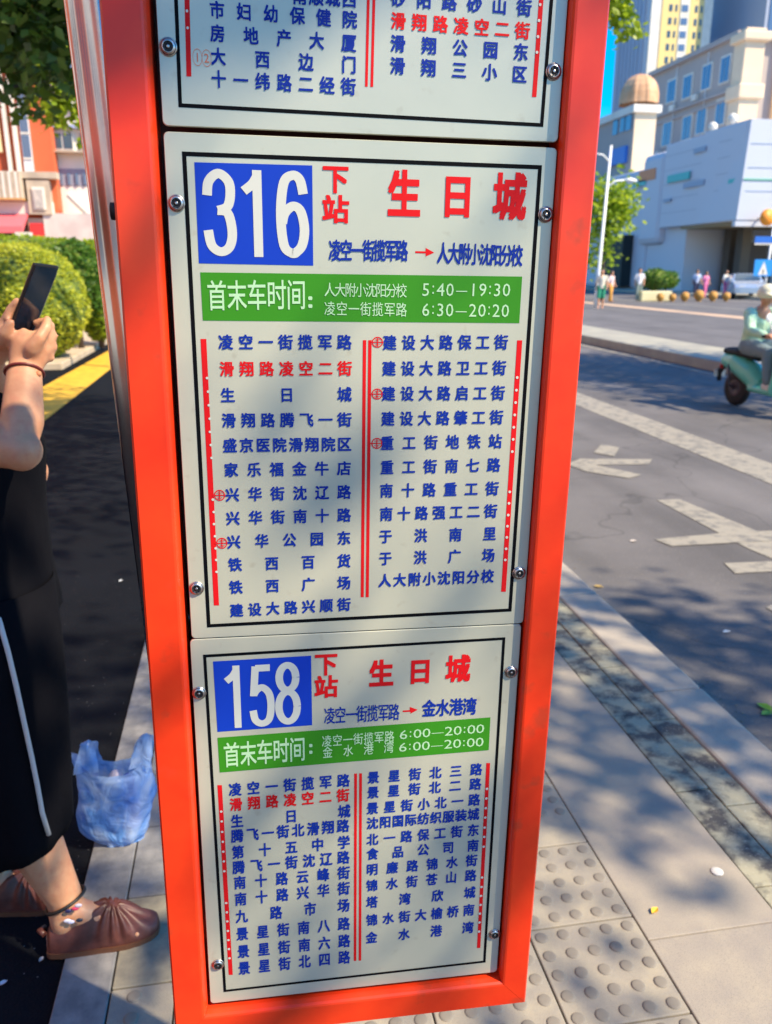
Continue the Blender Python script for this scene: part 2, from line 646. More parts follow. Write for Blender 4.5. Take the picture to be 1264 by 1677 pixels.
def text(name, s, pa, pb, w, h, m, parent, bold=.027, lift=.0006, pitch=None, label=None):
    """glyphs of s spaced evenly between two photo pixels, w by h pixels each"""
    vv, ff = [], []
    n = len(s)
    if pitch is None:
        ts = [i / (n - 1) if n > 1 else 0 for i in range(n)]
    else:
        wts = [pitch.get(ch, 1.0) for ch in s]
        pos, acc = [], 0
        for i, q in enumerate(wts):
            pos.append(acc + q / 2)
            acc += q
        ts = [(p - pos[0]) / (pos[-1] - pos[0]) for p in pos]
    A, B = uv(*pa), uv(*pb)
    ang = math.atan2(B.z - A.z, B.x - A.x) if n > 1 and (B - A).length > .02 else 0.0
    for ch, t in zip(s, ts):
        cpx = (pa[0] + (pb[0] - pa[0]) * t, pa[1] + (pb[1] - pa[1]) * t)
        C_ = A.lerp(B, t)
        sx, sy = pscale(*cpx)
        gv, gf = glyph(ch, 0)
        if ch.isascii():
            b = bbox2(gv)
            cx_ = (b[0] + b[1]) / 2
            cy_ = (REFD[2] + REFD[3]) / 2 if ch != ':' else (b[2] + b[3]) / 2
            kx = w * sx / (REFD[1] - REFD[0])
            if ch in '-–—':
                kx *= .9
            if ch == ':':
                kx *= .8
            ky = h * sy / (REFD[3] - REFD[2])
        elif ch == '—':
            cx_, cy_ = RCX, RCY
            kx, ky = w * 1.3 * sx / REFS, h * sy / REFS
        else:
            cx_, cy_ = RCX, RCY
            kx, ky = w * sx / REFS * .97, h * sy / REFS * .97
        k_ = bold
        layers = [(0, 0)] if k_ <= 0.0 else [(0, 0), (k_, k_), (-k_, k_), (k_, -k_), (-k_, -k_)]
        for li, (ux, uz) in enumerate(layers):           # heavier strokes: copies a hair apart
            o_ = len(vv)
            for gx, gy in gv:
                dx, dz = (gx - cx_ + ux) * kx, (gy - cy_ + uz) * ky
                vv.append((C_.x + dx, C_.y - lift - li * .00002, C_.z + dz + dx * math.tan(ang) * .8))
            ff += [tuple(q + o_ for q in f) for f in gf]
    o = obj(name, pydata(vv, ff), m, parent)
    if label:
        o['label'] = label
    return o


STROKES = {
    '1': [[(.66, 0), (.66, 1)], [(.66, .93), (.50, .84), (.22, .76)]],
    '3': [[(.13, .70), (.20, .86), (.50, .95), (.80, .87), (.86, .73), (.76, .58), (.46, .53)], [(.44, .53), (.76, .50), (.88, .28), (.78, .11), (.50, .05), (.22, .12), (.12, .30)]],
    '5': [[(.86, .94), (.27, .94)], [(.27, .97), (.17, .50)], [(.17, .52), (.32, .60), (.55, .63), (.80, .53), (.87, .33), (.78, .12), (.50, .05), (.22, .11), (.13, .27)]],
    '6': [[(.84, .74), (.74, .90), (.52, .95), (.24, .86), (.13, .50), (.22, .14), (.50, .05), (.62, .07)], [(.42, .06), (.54, .052), (.78, .14), (.87, .33), (.76, .54), (.52, .60), (.26, .52), (.17, .40)]],
    '8': [[(.5 + .33 * math.cos(t), .755 + .195 * math.sin(t)) for t in [k * math.pi / 6 for k in range(13)]],
          [(.5 + .37 * math.cos(t), .29 + .24 * math.sin(t)) for t in [k * math.pi / 6 for k in range(13)]]],
}


def smooth_path(p, n=8):
    if len(p) < 3:
        return p
    out = []
    P = [p[0]] + list(p) + [p[-1]]
    for i in range(1, len(P) - 2):
        for k in range(n):
            t = k / n
            q = []
            for d in (0, 1):
                a, b, c_, e = P[i - 1][d], P[i][d], P[i + 1][d], P[i + 2][d]
                q.append(.5 * (2 * b + (c_ - a) * t + (2 * a - 5 * b + 4 * c_ - e) * t * t + (3 * b - a - 3 * c_ + e) * t ** 3))
            out.append(tuple(q))
    out.append(p[-1])
    return out


def digit(ch, p, w, h, parent, rx=.15, ry=.052, lift=.0007):
    """heavy condensed numeral drawn as strokes of an oval pen"""
    C_ = uv(*p)
    sx, sy = pscale(*p)
    vv, ff = [], []
    for si, path in enumerate(STROKES[ch]):
        q = smooth_path(path)
        o_ = len(vv)
        for i, a in enumerate(q):
            b0, b1 = q[max(i - 1, 0)], q[min(i + 1, len(q) - 1)]
            tx, ty = (b1[0] - b0[0]) * w, (b1[1] - b0[1]) * h
            l_ = math.hypot(tx, ty) or 1
            nx, ny = -ty / l_, tx / l_
            Rx, Ry = rx * w, ry * h
            k_ = math.hypot(Rx * nx, Ry * ny) or 1
            ox_, oy_ = Rx * Rx * nx / k_, Ry * Ry * ny / k_
            for sg in (1, -1):
                X_ = (a[0] - .5) * w + ox_ * sg
                Y_ = (a[1] - .5) * h + oy_ * sg
                vv.append((C_.x + X_ * sx, C_.y - lift - si * .00003, C_.z + Y_ * sy))
        for i in range(len(q) - 1):
            ff.append((o_ + 2 * i, o_ + 2 * i + 1, o_ + 2 * i + 3, o_ + 2 * i + 2))
    return obj('route_number', pydata(vv, ff), M['ink_white'], parent)


def quad(name, pix, m, parent, lift=.0003):
    vv = [uv(a, b) - Vector((0, lift, 0)) for a, b in pix]
    return obj(name, pydata(vv, [tuple(range(len(vv)))]), m, parent)


def bar(name, pa, pb, w, m, parent, dots=(), lift=.0003):
    quad(name, [(pa[0] - w / 2, pa[1]), (pa[0] + w / 2, pa[1]), (pb[0] + w * .45, pb[1]), (pb[0] - w * .45, pb[1])], m, parent, lift)
    if dots:
        vv, ff = [], []
        for d in dots:
            c_ = uv(*d)
            r = pscale(*d)[0] * 2.2
            o_ = len(vv)
            vv += [(c_.x + r * math.cos(k * math.pi / 5), c_.y - .0007, c_.z + r * math.sin(k * math.pi / 5)) for k in range(10)]
            ff.append(tuple(range(o_, o_ + 10)))
        obj('stop_dots', pydata(vv, ff), M['ink_white'], parent)


def border(pix, wpx, m, parent):
    """printed rectangular line, pix = outer corners TL TR BR BL"""
    out = [uv(a, b) for a, b in pix]
    sc = pscale(*pix[0])[0]
    t = wpx * sc
    inn = [out[0] + Vector((t, 0, -t)), out[1] + Vector((-t, 0, -t)), out[2] + Vector((-t, 0, t)), out[3] + Vector((t, 0, t))]
    vv = [v - Vector((0, .0003, 0)) for v in out + inn]
    obj('border_line', pydata(vv, [(k, (k + 1) % 4, 4 + (k + 1) % 4, 4 + k) for k in range(4)]), m, parent)


def icon(px, py, r, parent, kind='metro'):
    """small ring with a cross-shaped mark"""
    bm = bmesh.new()
    c_ = uv(px, py)
    sx, sy = pscale(px, py)
    N = 24

    def ring(r0, r1, sq=1.0):
        a, b = [], []
        for k in range(N):
            t = 2 * math.pi * k / N
            a.append(bm.verts.new((c_.x + r0 * sx * sq * math.cos(t), c_.y - .0005, c_.z + r0 * sy * math.sin(t))))
            b.append(bm.verts.new((c_.x + r1 * sx * sq * math.cos(t), c_.y - .0005, c_.z + r1 * sy * math.sin(t))))
        for k in range(N):
            bm.faces.new((a[k], a[(k + 1) % N], b[(k + 1) % N], b[k]))

    def rect(x0, x1, z0, z1, l):
        bm.faces.new([bm.verts.new((c_.x + x * sx, c_.y - l, c_.z + z * sy)) for x, z in ((x0, z0), (x1, z0), (x1, z1), (x0, z1))])
    if kind == 'metro':
        ring(r, r - 1.7)
        rect(-r - 3, r + 1, -.8, .8, .0006)
        rect(-.8, .8, -r + 2, r - 2, .0007)
        rect(-r * .5, r * .5, r * .38, r * .38 + 1.1, .0008)
        rect(-r * .5, r * .5, -r * .38 - 1.1, -r * .38, .0008)
        return obj('metro_mark', bm, M['ink_red'], parent)
    ring(r * 1.35, r * 1.35 - 1.0, .55)
    return obj('ring_mark', bm, M['ink_orange'], parent)


def panel(corners, label):
    """aluminium sheet with rounded corners, front face on the board plane; corners TL TR BR BL in metres"""
    vv = []
    r = .005
    for i, c_ in enumerate(corners):
        c_ = Vector(c_)
        sx_, sz_ = ((1, -1), (-1, -1), (-1, 1), (1, 1))[i]
        ctr = c_ + Vector((r * sx_, 0, r * sz_))
        a0 = (math.pi, math.pi / 2, 0, -math.pi / 2)[i]
        for k in range(5):
            a = a0 - k * math.pi / 8
            vv.append(ctr + Vector((r * math.cos(a), 0, r * math.sin(a))))
    n = len(vv)
    cen = sum(vv, Vector()) / n
    ins = [cen + (v - cen) * .9975 for v in vv]
    front = [v for v in ins]
    rim = [v + Vector((0, .0009, 0)) for v in vv]
    back = [v + Vector((0, .004, 0)) for v in vv]
    allv = front + rim + back
    ff = [tuple(range(n))]
    for k in range(n):
        j = (k + 1) % n
        ff.append((k, n + k, n + j, j))
        ff.append((n + k, 2 * n + k, 2 * n + j, n + j))
    o = obj('route_panel', pydata(allv, ff), M['panel'], sign)
    o['label'] = label
    return o


SCREW = bmesh.new()
lathe(SCREW, [(.0088, 0.0, 0), (.0088, -.0010, 0), (.0080, -.0016, 0), (.0078, -.0016, 1), (.0072, -.0024, 0), (.0064, -.0032, 0), (.0054, -.0037, 0), (.0050, -.0037, 1),
              (.0042, -.0026, 1), (.0018, -.0026, 1), (.0016, -.0034, 0), (.0006, -.0034, 0)], axis='Y', seg=24)
for k in range(3):                                # driver notches in the head
    a = k * math.pi / 3 + .4
    dx, dz = math.cos(a) * .0042, math.sin(a) * .0042
    for s in (1, -1):
        r0 = bmesh.ops.create_cube(SCREW, size=.0016)
        for v in r0['verts']:
            v.co += Vector((dx * s, -.0034, dz * s))
        for v in r0['verts']:
            for f in v.link_faces:
                f.material_index = 1
SCREW_ME = bpy.data.meshes.new('screw')
SCREW.to_mesh(SCREW_ME)
SCREW.free()
SCREW_ME.materials.append(M['screw'])
SCREW_ME.materials.append(M['dark'])


def screw(px, py, parent):
    p = uv(px, py)
    again('screw', SCREW_ME, parent, p - Vector((0, .0002, 0)), (0, random.uniform(0, 6), 0))


# panel outlines in photo pixels
Wd = .42
xm, xb_ = -.2297 * .42 - ROOT_L.x, -.235 * .42 - ROOT_L.x
zr = -ROOT_L.z


def rect(x0, z1, w, h):
    return [(x0, yP, z1), (x0 + w, yP, z1), (x0 + w, yP, z1 - h), (x0, yP, z1 - h)]


zt0 = .3295 * .42 + zr
pt = panel(rect(xm, zt0 + .567, Wd, .567), 'top route panel with only its lower rows in view')
pm = panel(rect(xm, .3168 * .42 + zr, Wd, 1.3509 * .42), 'middle route panel for route 316')
pb_ = panel(rect(xb_, (.3168 - 1.3509) * .42 - .0012 + zr, Wd, 1.3502 * .42), 'bottom route panel for route 158')

BL, RD, WH, GN, BK = M['ink_blue'], M['ink_red'], M['ink_white'], M['ink_green'], M['ink_black']
MINT = M['ink_mint']
# --- top panel
border([(262, -560), (950, -560), (889.4, 208), (292.2, 175.6)], 7, BK, pt)
for s, a, b in (('市妇幼保健院', (355.4, 17), (572.4, 32.8)), ('房地产大厦', (356.2, 55.5), (571.3, 71.2)), ('大西边门', (357.3, 93.4), (571.3, 106.8)),
                ('十一纬路二经街', (358.2, 130.2), (570.4, 142.4)), ('南顺城西', (490.6, -6), (571.8, -1))):
    text('station_name', s, a, b, 22.5, 27, BL, pt)
for s, a, b, m_ in (('砂阳路砂山街', (652.4, -2), (858.2, 13.4), BL), ('滑翔路凌空二街', (652.4, 35), (855.5, 51.1), RD), ('滑翔公园东', (651.6, 72), (852.8, 86), BL),
                    ('滑翔三小区', (651, 108.4), (850.7, 122.4), BL)):
    text('station_name', s, a, b, 22.5, 26.5, m_, pt)
text('metro_number', '1', (323.2, 94), (323.2, 94), 7, 15, M['ink_orange'], pt, bold=0)
text('metro_number', '2', (338.3, 95.4), (338.3, 95.4), 8, 15, M['ink_orange'], pt, bold=0)
icon(323.2, 94, 10.5, pt, 'num')
icon(338.3, 95.4, 10.5, pt, 'num')
bar('route_bar', (296, -400), (309.3, 125.3), 9, RD, pt, [(306.1, 18.2), (307.2, 45.9)])
bar('route_bar', (612, -400), (599.8, 142), 5, RD, pt)
bar('route_bar', (622, -400), (608.7, 142.5), 5, RD, pt)
bar('route_bar', (915, -400), (874.6, 159), 8, RD, pt, [(884.2, 7.8), (882.2, 33.9), (880.6, 60.3), (878.9, 85.9)])
screw(275.5, 77, pt)
screw(906, 117.5, pt)
# --- 316
border([(297.7, 248), (887.5, 270.6), (837.5, 1001.3), (338.9, 1027.5)], 7, BK, pm)
quad('number_plate', [(318.1, 265.6), (511.2, 271), (512.9, 435.1), (325.6, 431.3)], M['ink_plate'], pm)
for ch, p in (('3', (359.5, 349)), ('1', (414, 350.6)), ('6', (479, 352))):
    digit(ch, p, 52 if ch != '1' else 50, 142, pm)
text('next_stop_word', '下', (549.5, 294), (549.5, 294), 40, 44, RD, pm, bold=.03)
text('next_stop_word', '站', (549.5, 343.6), (549.5, 343.6), 41, 43, RD, pm, bold=.03)
for ch, p in (('生', (661.9, 319.4)), ('日', (749, 322.7)), ('城', (834.6, 323.7))):
    text('next_stop_name', ch, p, p, 50, 72 if ch != '日' else 66, RD, pm, bold=.035)
text('direction_text', '凌空一街揽军路', (548.4, 410.9), (658.1, 411.4), 18.5, 33, BL, pm, bold=.024)
text('direction_text', '人大附小沈阳分校', (725.4, 415.2), (846.4, 419.5), 17.5, 33, BL, pm, bold=.024)
quad('direction_arrow', [(680, 411.3), (697, 411.6), (697, 406), (711, 413.6), (697, 420), (697, 415), (680, 414.5)], RD, pm)
quad('time_banner', [(327.8, 445.9), (855, 452.9), (850.2, 529.2), (332.1, 525)], GN, pm)
text('banner_title', '首末车时间', (355.2, 485.1), (484.9, 483.5), 30, 47, MINT, pm, bold=.008, lift=.0007)
text('banner_title', ':', (508, 494.8), (508, 494.8), 22, 26, MINT, pm, lift=.0007)
text('banner_text', '人大附小沈阳分校', (539.8, 474.9), (657, 476.5), 17, 22, MINT, pm, bold=.002, lift=.0007)
text('banner_text', '凌空一街揽军路', (539.8, 505.6), (657, 507.7), 17, 22, MINT, pm, bold=.002, lift=.0007)
PT = {':': .55, '—': 1.5}
text('timetable_text', '5:40—19:30', (697, 474.4), (829, 474.9), 12, 21, MINT, pm, bold=.0, lift=.0007, pitch=PT)
text('timetable_text', '6:30—20:20', (697, 507.2), (827, 509), 12, 21, MINT, pm, bold=.0, lift=.0007, pitch=PT)
rows_l = (('凌空一街揽军路', (369.6, 560.8), (563.8, 560.8)), ('滑翔路凌空二街', (371.4, 604.6), (564.5, 603.8)), ('生日城', (373, 647.6), (564, 646.3)),
          ('滑翔路腾飞一街', (374.7, 688.9), (564, 687.6)), ('盛京医院滑翔院区', (376.5, 729.9), (563.8, 727.8)), ('家乐福金牛店', (378.5, 769.9), (563.3, 767.3)),
          ('兴华街沈辽路', (380.5, 810.4), (563.3, 806.1)), ('兴华街南十路', (381.5, 848.9), (563.3, 843.8)), ('兴华公园东', (383, 887.6), (563.3, 881.3)),
          ('铁西百货', (385, 924.8), (563.3, 918.7)), ('铁西广场', (386.3, 961.8), (563.3, 954.7)), ('建设大路兴顺街', (387.6, 999.7), (563.3, 990.1)))
for i, (s, a, b) in enumerate(rows_l):
    text('station_name', s, a, b, 22 - i * .18, 23 - i * .25, RD if i == 1 else BL, pm)
rows_r = (('建设大路保工街', (638.2, 561.6), (820.5, 560.9)), ('建设大路卫工街', (637, 603.9), (817.5, 602.9)), ('建设大路启工街', (636.2, 645.2), (815.4, 643.9)),
          ('建设大路肇工街', (635.2, 686.2), (812.9, 683.7)), ('重工街地铁站', (633.9, 726.2), (810.9, 722.9)), ('重工街南七路', (633.7, 765.9), (808.4, 761.6)),
          ('南十路重工街', (632.7, 803.8), (805.8, 800.3)), ('南十路强工二街', (632.4, 842), (803.5, 837.2)), ('于洪南里', (631.4, 878.7), (801.8, 874.2)),
          ('于洪广场', (631.1, 914.7), (799.7, 909.6)), ('人大附小沈阳分校', (630.1, 950.9), (798.2, 943.8)))
for i, (s, a, b) in enumerate(rows_r):
    text('station_name', s, a, b, 20.5 - i * .14, 23 - i * .25, BL, pm)
for p in ((359.5, 811), (363.3, 889.4), (618, 560.4), (617.5, 645.2), (617, 726)):
    icon(*p, 9, pm)
dl = [(148, 312), (155, 400), (160, 488), (166, 575), (167, 660), (173, 745), (178, 828)]
dots = [(300 + a / 3.95, 540 + b / 3.95) for a, b in dl] + [(300 + a / 3.95, 780 + b / 3.95) for a, b in ((186, 150), (192, 230), (193, 308), (200, 387), (204, 465), (208, 540), (210, 617))]
bar('route_bar', (333, 555), (354.4, 991.4), 9.5, RD, pm, [(a + 1.5, b) for a, b in dots])
bar('route_bar', (596.9, 557), (593.1, 978), 5.6, RD, pm)
bar('route_bar', (605.7, 557), (601.3, 978), 5.6, RD, pm)
dots = [(580 + a / 3.95, 530 + b / 3.95) for a, b in ((1053, 348), (1048, 430), (1043, 510), (1037, 590), (1031, 670), (1027, 748), (1021, 827))] + \
       [(580 + a / 3.95, 740 + b / 3.95) for a, b in ((1005, 258), (1000, 332), (995, 408), (990, 480), (986, 552), (981, 626), (976, 698))]
bar('route_bar', (850.9, 557.3), (824.3, 969), 8.5, RD, pm, dots)
for p in ((289, 333), (893, 351.5), (322, 963), (849.5, 938)):
    screw(*p, pm)
# --- 158
border([(332.3, 1072.1), (827.5, 1043.4), (795, 1576), (366, 1624.6)], 5.2, BK, pb_)
quad('number_plate', [(348.6, 1083.2), (509.3, 1073.6), (511.1, 1187.4), (356, 1198.4)], M['ink_plate'], pb_)
for ch, p, w_ in (('1', (382, 1141.5), 32), ('5', (428.5, 1139), 34), ('8', (471.2, 1135.5), 35)):
    digit(ch, p, w_ + 6, 102, pb_)
text('next_stop_word', '下', (534, 1088.3), (534, 1088.3), 35, 35, RD, pb_, bold=.028)
text('next_stop_word', '站', (534, 1125), (534, 1125), 36, 34, RD, pb_, bold=.028)
for ch, p in (('生', (624.5, 1103.4)), ('日', (687.8, 1099.8)), ('城', (749.8, 1095.6))):
    text('next_stop_name', ch, p, p, 37, 41 if ch != '日' else 38, RD, pb_, bold=.035)
text('direction_text', '凌空一街揽军路', (539.6, 1172.3), (645.1, 1166.3), 17, 26, M['ink_blue'], pb_, bold=.008)
text('direction_text', '金水港湾', (702.5, 1160.3), (769, 1157), 20.5, 26, BL, pb_, bold=.024)
quad('direction_arrow', [(659.5, 1163.4), (671, 1162.7), (671, 1157.5), (684, 1162.2), (672, 1168.6), (672, 1165.5), (659.5, 1166)], RD, pb_)
quad('time_banner', [(356, 1208), (803, 1174.6), (800.2, 1228.3), (359.7, 1265)], GN, pb_)
text('banner_title', '首末车时间', (379.4, 1236.5), (486.8, 1227.3), 25, 38, MINT, pb_, bold=.012, lift=.0007)
text('banner_title', ':', (508.8, 1226), (508.8, 1226), 18, 22, MINT, pb_, lift=.0007)
text('banner_text', '凌空一街揽军路', (535, 1213.6), (637.3, 1206.2), 15, 18, MINT, pb_, bold=.006, lift=.0007)
text('banner_text', '金水港湾', (536.3, 1231.9), (636.4, 1223.7), 15, 18, MINT, pb_, bold=.006, lift=.0007)
text('timetable_text', '6:00—20:00', (660.5, 1202.7), (786, 1193), 13, 14.5, MINT, pb_, bold=.0, lift=.0007, pitch=PT)
text('timetable_text', '6:00—20:00', (659.5, 1223.3), (785, 1214.8), 13, 14.5, MINT, pb_, bold=.0, lift=.0007, pitch=PT)
rows_l = (('凌空一街揽军路', (385.1, 1292.9), (562.3, 1278.3)), ('滑翔路凌空二街', (386.4, 1317.4), (561.7, 1302.5)), ('生日城', (388.2, 1344.7), (563.6, 1328.6)),
          ('腾飞一街北滑翔路', (388.5, 1368.9), (561.7, 1352.5)), ('第十五中学', (389.8, 1395.5), (563, 1379.4)), ('腾飞一街沈辽路', (390.9, 1420.3), (562.3, 1404.1)),
          ('南十路云峰街', (392.9, 1445.3), (562.8, 1429.4)), ('南十路兴华街', (394.2, 1472.3), (562.8, 1454.9)), ('九路市场', (395.8, 1500.5), (562.8, 1482.8)),
          ('景星街南八路', (396.8, 1529.1), (563, 1512.7)), ('景星街南六路', (398.7, 1557.8), (563.6, 1540.9)), ('景星街北四路', (400, 1585.1), (563.6, 1567.7)))
for i, (s, a, b) in enumerate(rows_l):
    text('station_name', s, a, b, 19 - i * .1, 20, M['ink_red'] if i == 1 else BL, pb_)
rows_r = (('景星街北三路', (611.4, 1273.1), (779.8, 1260)), ('景星街北二路', (610.9, 1297.6), (778.4, 1284)), ('景星街小北一路', (610, 1323.5), (776.5, 1309.9)),
          ('沈阳国际纺织服装城', (610, 1348), (775.1, 1333.6)), ('北一路保工街东', (610, 1374.7), (774.8, 1359.7)), ('食品公司南', (610, 1398.4), (774.3, 1384.8)),
          ('明廉路锦水街', (609.5, 1423.8), (772.1, 1409.3)), ('锦水街苍山路', (609.2, 1450.2), (770.5, 1433.8)), ('塔湾欣城', (609, 1477.4), (769.1, 1461.6)),
          ('锦水街大榆桥南', (609, 1506.6), (767.5, 1490.2)), ('金水港湾', (608.4, 1535.4), (766.1, 1519.1)))
for i, (s, a, b) in enumerate(rows_r):
    text('station_name', s, a, b, 17.8 - i * .08, 18.5 - i * .1, BL, pb_)
dots = [(320 + a / 3.839, 1240 + b / 3.839) for a, b in ((162, 340), (165, 402), (168, 468), (172, 530), (175, 592), (178, 653), (181, 715), (193, 915), (197, 973), (200, 1030), (204, 1090), (207, 1148), (210, 1204), (214, 1262))]
bar('route_bar', (359.6, 1285.6), (377.8, 1596.3), 7.5, RD, pb_, dots)
bar('route_bar', (582.3, 1266.6), (581.3, 1573.4), 4.6, RD, pb_)
bar('route_bar', (590.4, 1266.3), (589.3, 1573), 4.6, RD, pb_)
dots = [(570 + a / 3.671, 1220 + b / 3.671) for a, b in ((834, 262), (830, 320), (827, 378), (824, 435), (820, 495), (817, 551), (814, 610), (804, 795), (801, 852), (797, 905), (795, 960), (791, 1012), (788, 1065), (786, 1120))]
bar('route_bar', (799.4, 1249.4), (783.6, 1552.3), 6.2, RD, pb_, dots)
for p in ((326, 1134.5), (836.5, 1100), (357, 1579), (809.5, 1529)):
    screw(*p, pb_)


# steel pole that carries the board (leans slightly)
def sp(px, py, d):
    return uv(px, py, d)


pd = D + .075
bm = bmesh.new()
a, b = sp(105, 0, pd), sp(238, 1043, pd)
dirp = (b - a).normalized()
pr = .046
a2, b2 = a + Vector((pr, 0, 0)), b + Vector((pr, 0, 0))
top = a2 - dirp * .75
bot = a2 + dirp * ((0.0 - a2.z) / dirp.z)
tube(bm, [top, a2, b2, bot], pr, seg=40)
lathe(bm, [(.06, 0), (.06, .006), (.032, .008)], center=(bot.x, bot.y, bot.z + .0), seg=32)
obj('steel_pole', bm, M['steel'], sign)
bm = bmesh.new()
q = uv(188, 346, D + .03)
lathe(bm, [(.009, -.004), (.009, .006)], center=q, axis='X', seg=16)
obj('clamp_bolt', bm, M['dark'], sign)

# ------------------------------------------------------------------ trees
import numpy as np


def leaf_cloud(centres, n_per, spread, size, seed, droop=.3, flat=1.0):
    """mesh of many folded leaves round the given twig ends"""
    rg = np.random.default_rng(seed)
    C_ = np.repeat(np.array(centres, float), n_per, axis=0)
    n = len(C_)
    P = C_ + rg.normal(0, 1, (n, 3)) * np.array([spread, spread, spread * .75 * flat])
    a = rg.uniform(0, 2 * np.pi, n)
    u = np.stack([np.cos(a), np.sin(a), rg.uniform(-.9, .3, n) - droop], 1)
    u /= np.linalg.norm(u, axis=1)[:, None]
    r = rg.normal(0, 1, (n, 3))
    v = np.cross(u, r)
    v /= np.linalg.norm(v, axis=1)[:, None]
    w = np.cross(u, v)
    s = size * rg.uniform(.6, 1.25, n)[:, None]
    V = np.empty((n, 5, 3))
    V[:, 0] = P
    V[:, 1] = P + (u * .45 + v * .30 + w * .06) * s
    V[:, 2] = P + u * s
    V[:, 3] = P + (u * .45 - v * .30 + w * .06) * s
    V[:, 4] = P + u * .5 * s
    V = V.reshape(-1, 3)
    b = np.arange(n)[:, None] * 5
    Fc = np.concatenate([b + np.array([0, 1, 4]), b + np.array([1, 2, 4]), b + np.array([2, 3, 4]), b + np.array([3, 0, 4])], 1).reshape(-1, 3)
    me = bpy.data.meshes.new('leaves')
    me.vertices.add(len(V))
    me.vertices.foreach_set('co', V.ravel())
    me.loops.add(Fc.size)
    me.loops.foreach_set('vertex_index', Fc.ravel().astype(np.int32))
    me.polygons.add(len(Fc))
    me.polygons.foreach_set('loop_start', np.arange(0, Fc.size, 3, dtype=np.int32))
    me.update(calc_edges=True)
    me.validate()
    return me


def blob_centres(c, r, n, seed, shell=.5):
    rg = np.random.default_rng(seed)
    out = []
    while len(out) < n:
        p = rg.uniform(-1, 1, 3)
        l = np.linalg.norm(p)
        if l < 1 and l > shell * rg.random():
            out.append((c[0] + p[0] * r[0], c[1] + p[1] * r[1], c[2] + p[2] * r[2]))
    return out


M['bark'] = mat('bark', (.12, .085, .06), .9, noise_s=30, col2=(.05, .038, .03), bump=.9, bump_s=40, bump_d=.01)
M['leaf_dark'] = leaf_mat('leaf_dark', (.035, .075, .012), (.11, .19, .02), .40)
M['leaf_lime'] = leaf_mat('leaf_lime', (.16, .27, .015), (.34, .45, .03), .5)
M['leaf_bush'] = leaf_mat('leaf_bush', (.32, .38, .020), (.56, .58, .06), .4)
M['leaf_mid'] = leaf_mat('leaf_mid', (.04, .12, .015), (.12, .24, .03), .4)


def tree(name, label, base, trunk_h, trunk_r, centres, n_per, spread, size, m, seed, limbs=9, group=None, lean=(0, 0), dens=None):
    t = thing(name, label, 'tree', base, group=group)
    b = Vector(base)
    rr = random.Random(seed)
    bm = bmesh.new()
    topp = Vector((lean[0], lean[1], trunk_h))
    tube(bm, [(0, 0, -.1), (lean[0] * .3, lean[1] * .3, trunk_h * .4), topp], [trunk_r * 1.25, trunk_r, trunk_r * .75], seg=12)
    for k in range(limbs):
        c_ = Vector(rr.choice(centres)) - b
        mid = topp.lerp(c_, .45) + Vector((rr.uniform(-.2, .2), rr.uniform(-.2, .2), .25))
        tube(bm, [topp + Vector((0, 0, -.1)), mid, c_], [trunk_r * .5, trunk_r * .28, trunk_r * .08], seg=7)
    obj('trunk', bm, M['bark'], t)
    cr = leaf_cloud([tuple(Vector(c_) - b) for c_ in centres], n_per, spread, size, seed)
    obj('crown', cr, m, t)
    return t


# street tree behind the board: its low twigs hang into the top of the picture
tw = []
for (px, py, Y, n) in ((10, 40, 6.2, 5), (40, 70, 6.0, 5), (70, 60, 6.4, 5), (95, 30, 6.2, 5), (20, 110, 6.2, 3), (60, 120, 6.3, 3), (30, 150, 6.1, 2), (55, 105, 6, 3), (5, 90, 6.3, 2)):
    for k in range(n):
        tw.append(tuple(W(px + random.uniform(-22, 22), py - random.uniform(0, 60), Y + random.uniform(-.4, .4))))
crA = blob_centres((.2, 5.6, 6.0), (3.6, 3.6, 2.0), 170, 4)
crA = [c_ for c_ in crA if c_[2] > 1.9 + c_[1] * .31]
tree('street_tree', 'dark leafy tree behind the bus stop board, its low twigs hanging at the upper left', (.25, 7.2, 0), 3.4, .13, crA, 115, .42, .125, M['leaf_dark'], 11)
# the low twigs belong to a lighter tree on the left
tree('street_tree', 'leafy street tree over the left side lane, filling the upper left corner', (.9, 8.9, 0), 3.4, .11,
     tw + blob_centres((-2.4, 6.6, 4.9), (1.6, 1.4, 1.0), 34, 5), 60, .16, .10, M['leaf_dark'], 12)
tl = [tuple(W(px, py, 13.0)) for px, py in ((88, 128), (92, 148), (104, 168), (98, 100), (108, 140), (14, 55), (100, 185), (112, 120), (86, 165))]
tree('street_tree', 'slender lime-leaved tree beside the steel pole at the upper left', (-.95, 13.6, 0), 3.0, .06, tl + blob_centres((-2.3, 13.2, 5.6), (.9, .8, .7), 12, 9), 75, .20, .15,
     M['leaf_lime'], 13, limbs=5)
tr_ = [tuple(W(px, py, 7.6)) for px, py in ((1008, 5), (1013, 22), (1020, 38), (1028, 52), (1012, 12), (1016, -20), (1004, -45), (1000, 20), (1022, -40))]
tree('street_tree', 'street tree whose bright leaf spray shows beside the top right of the board', (3.0, 8.6, 0), 3.4, .08, tr_ + blob_centres((3.2, 8.2, 5.4), (.9, .9, .7), 24, 10), 40, .07, .085,
     M['leaf_lime'], 14, limbs=6)
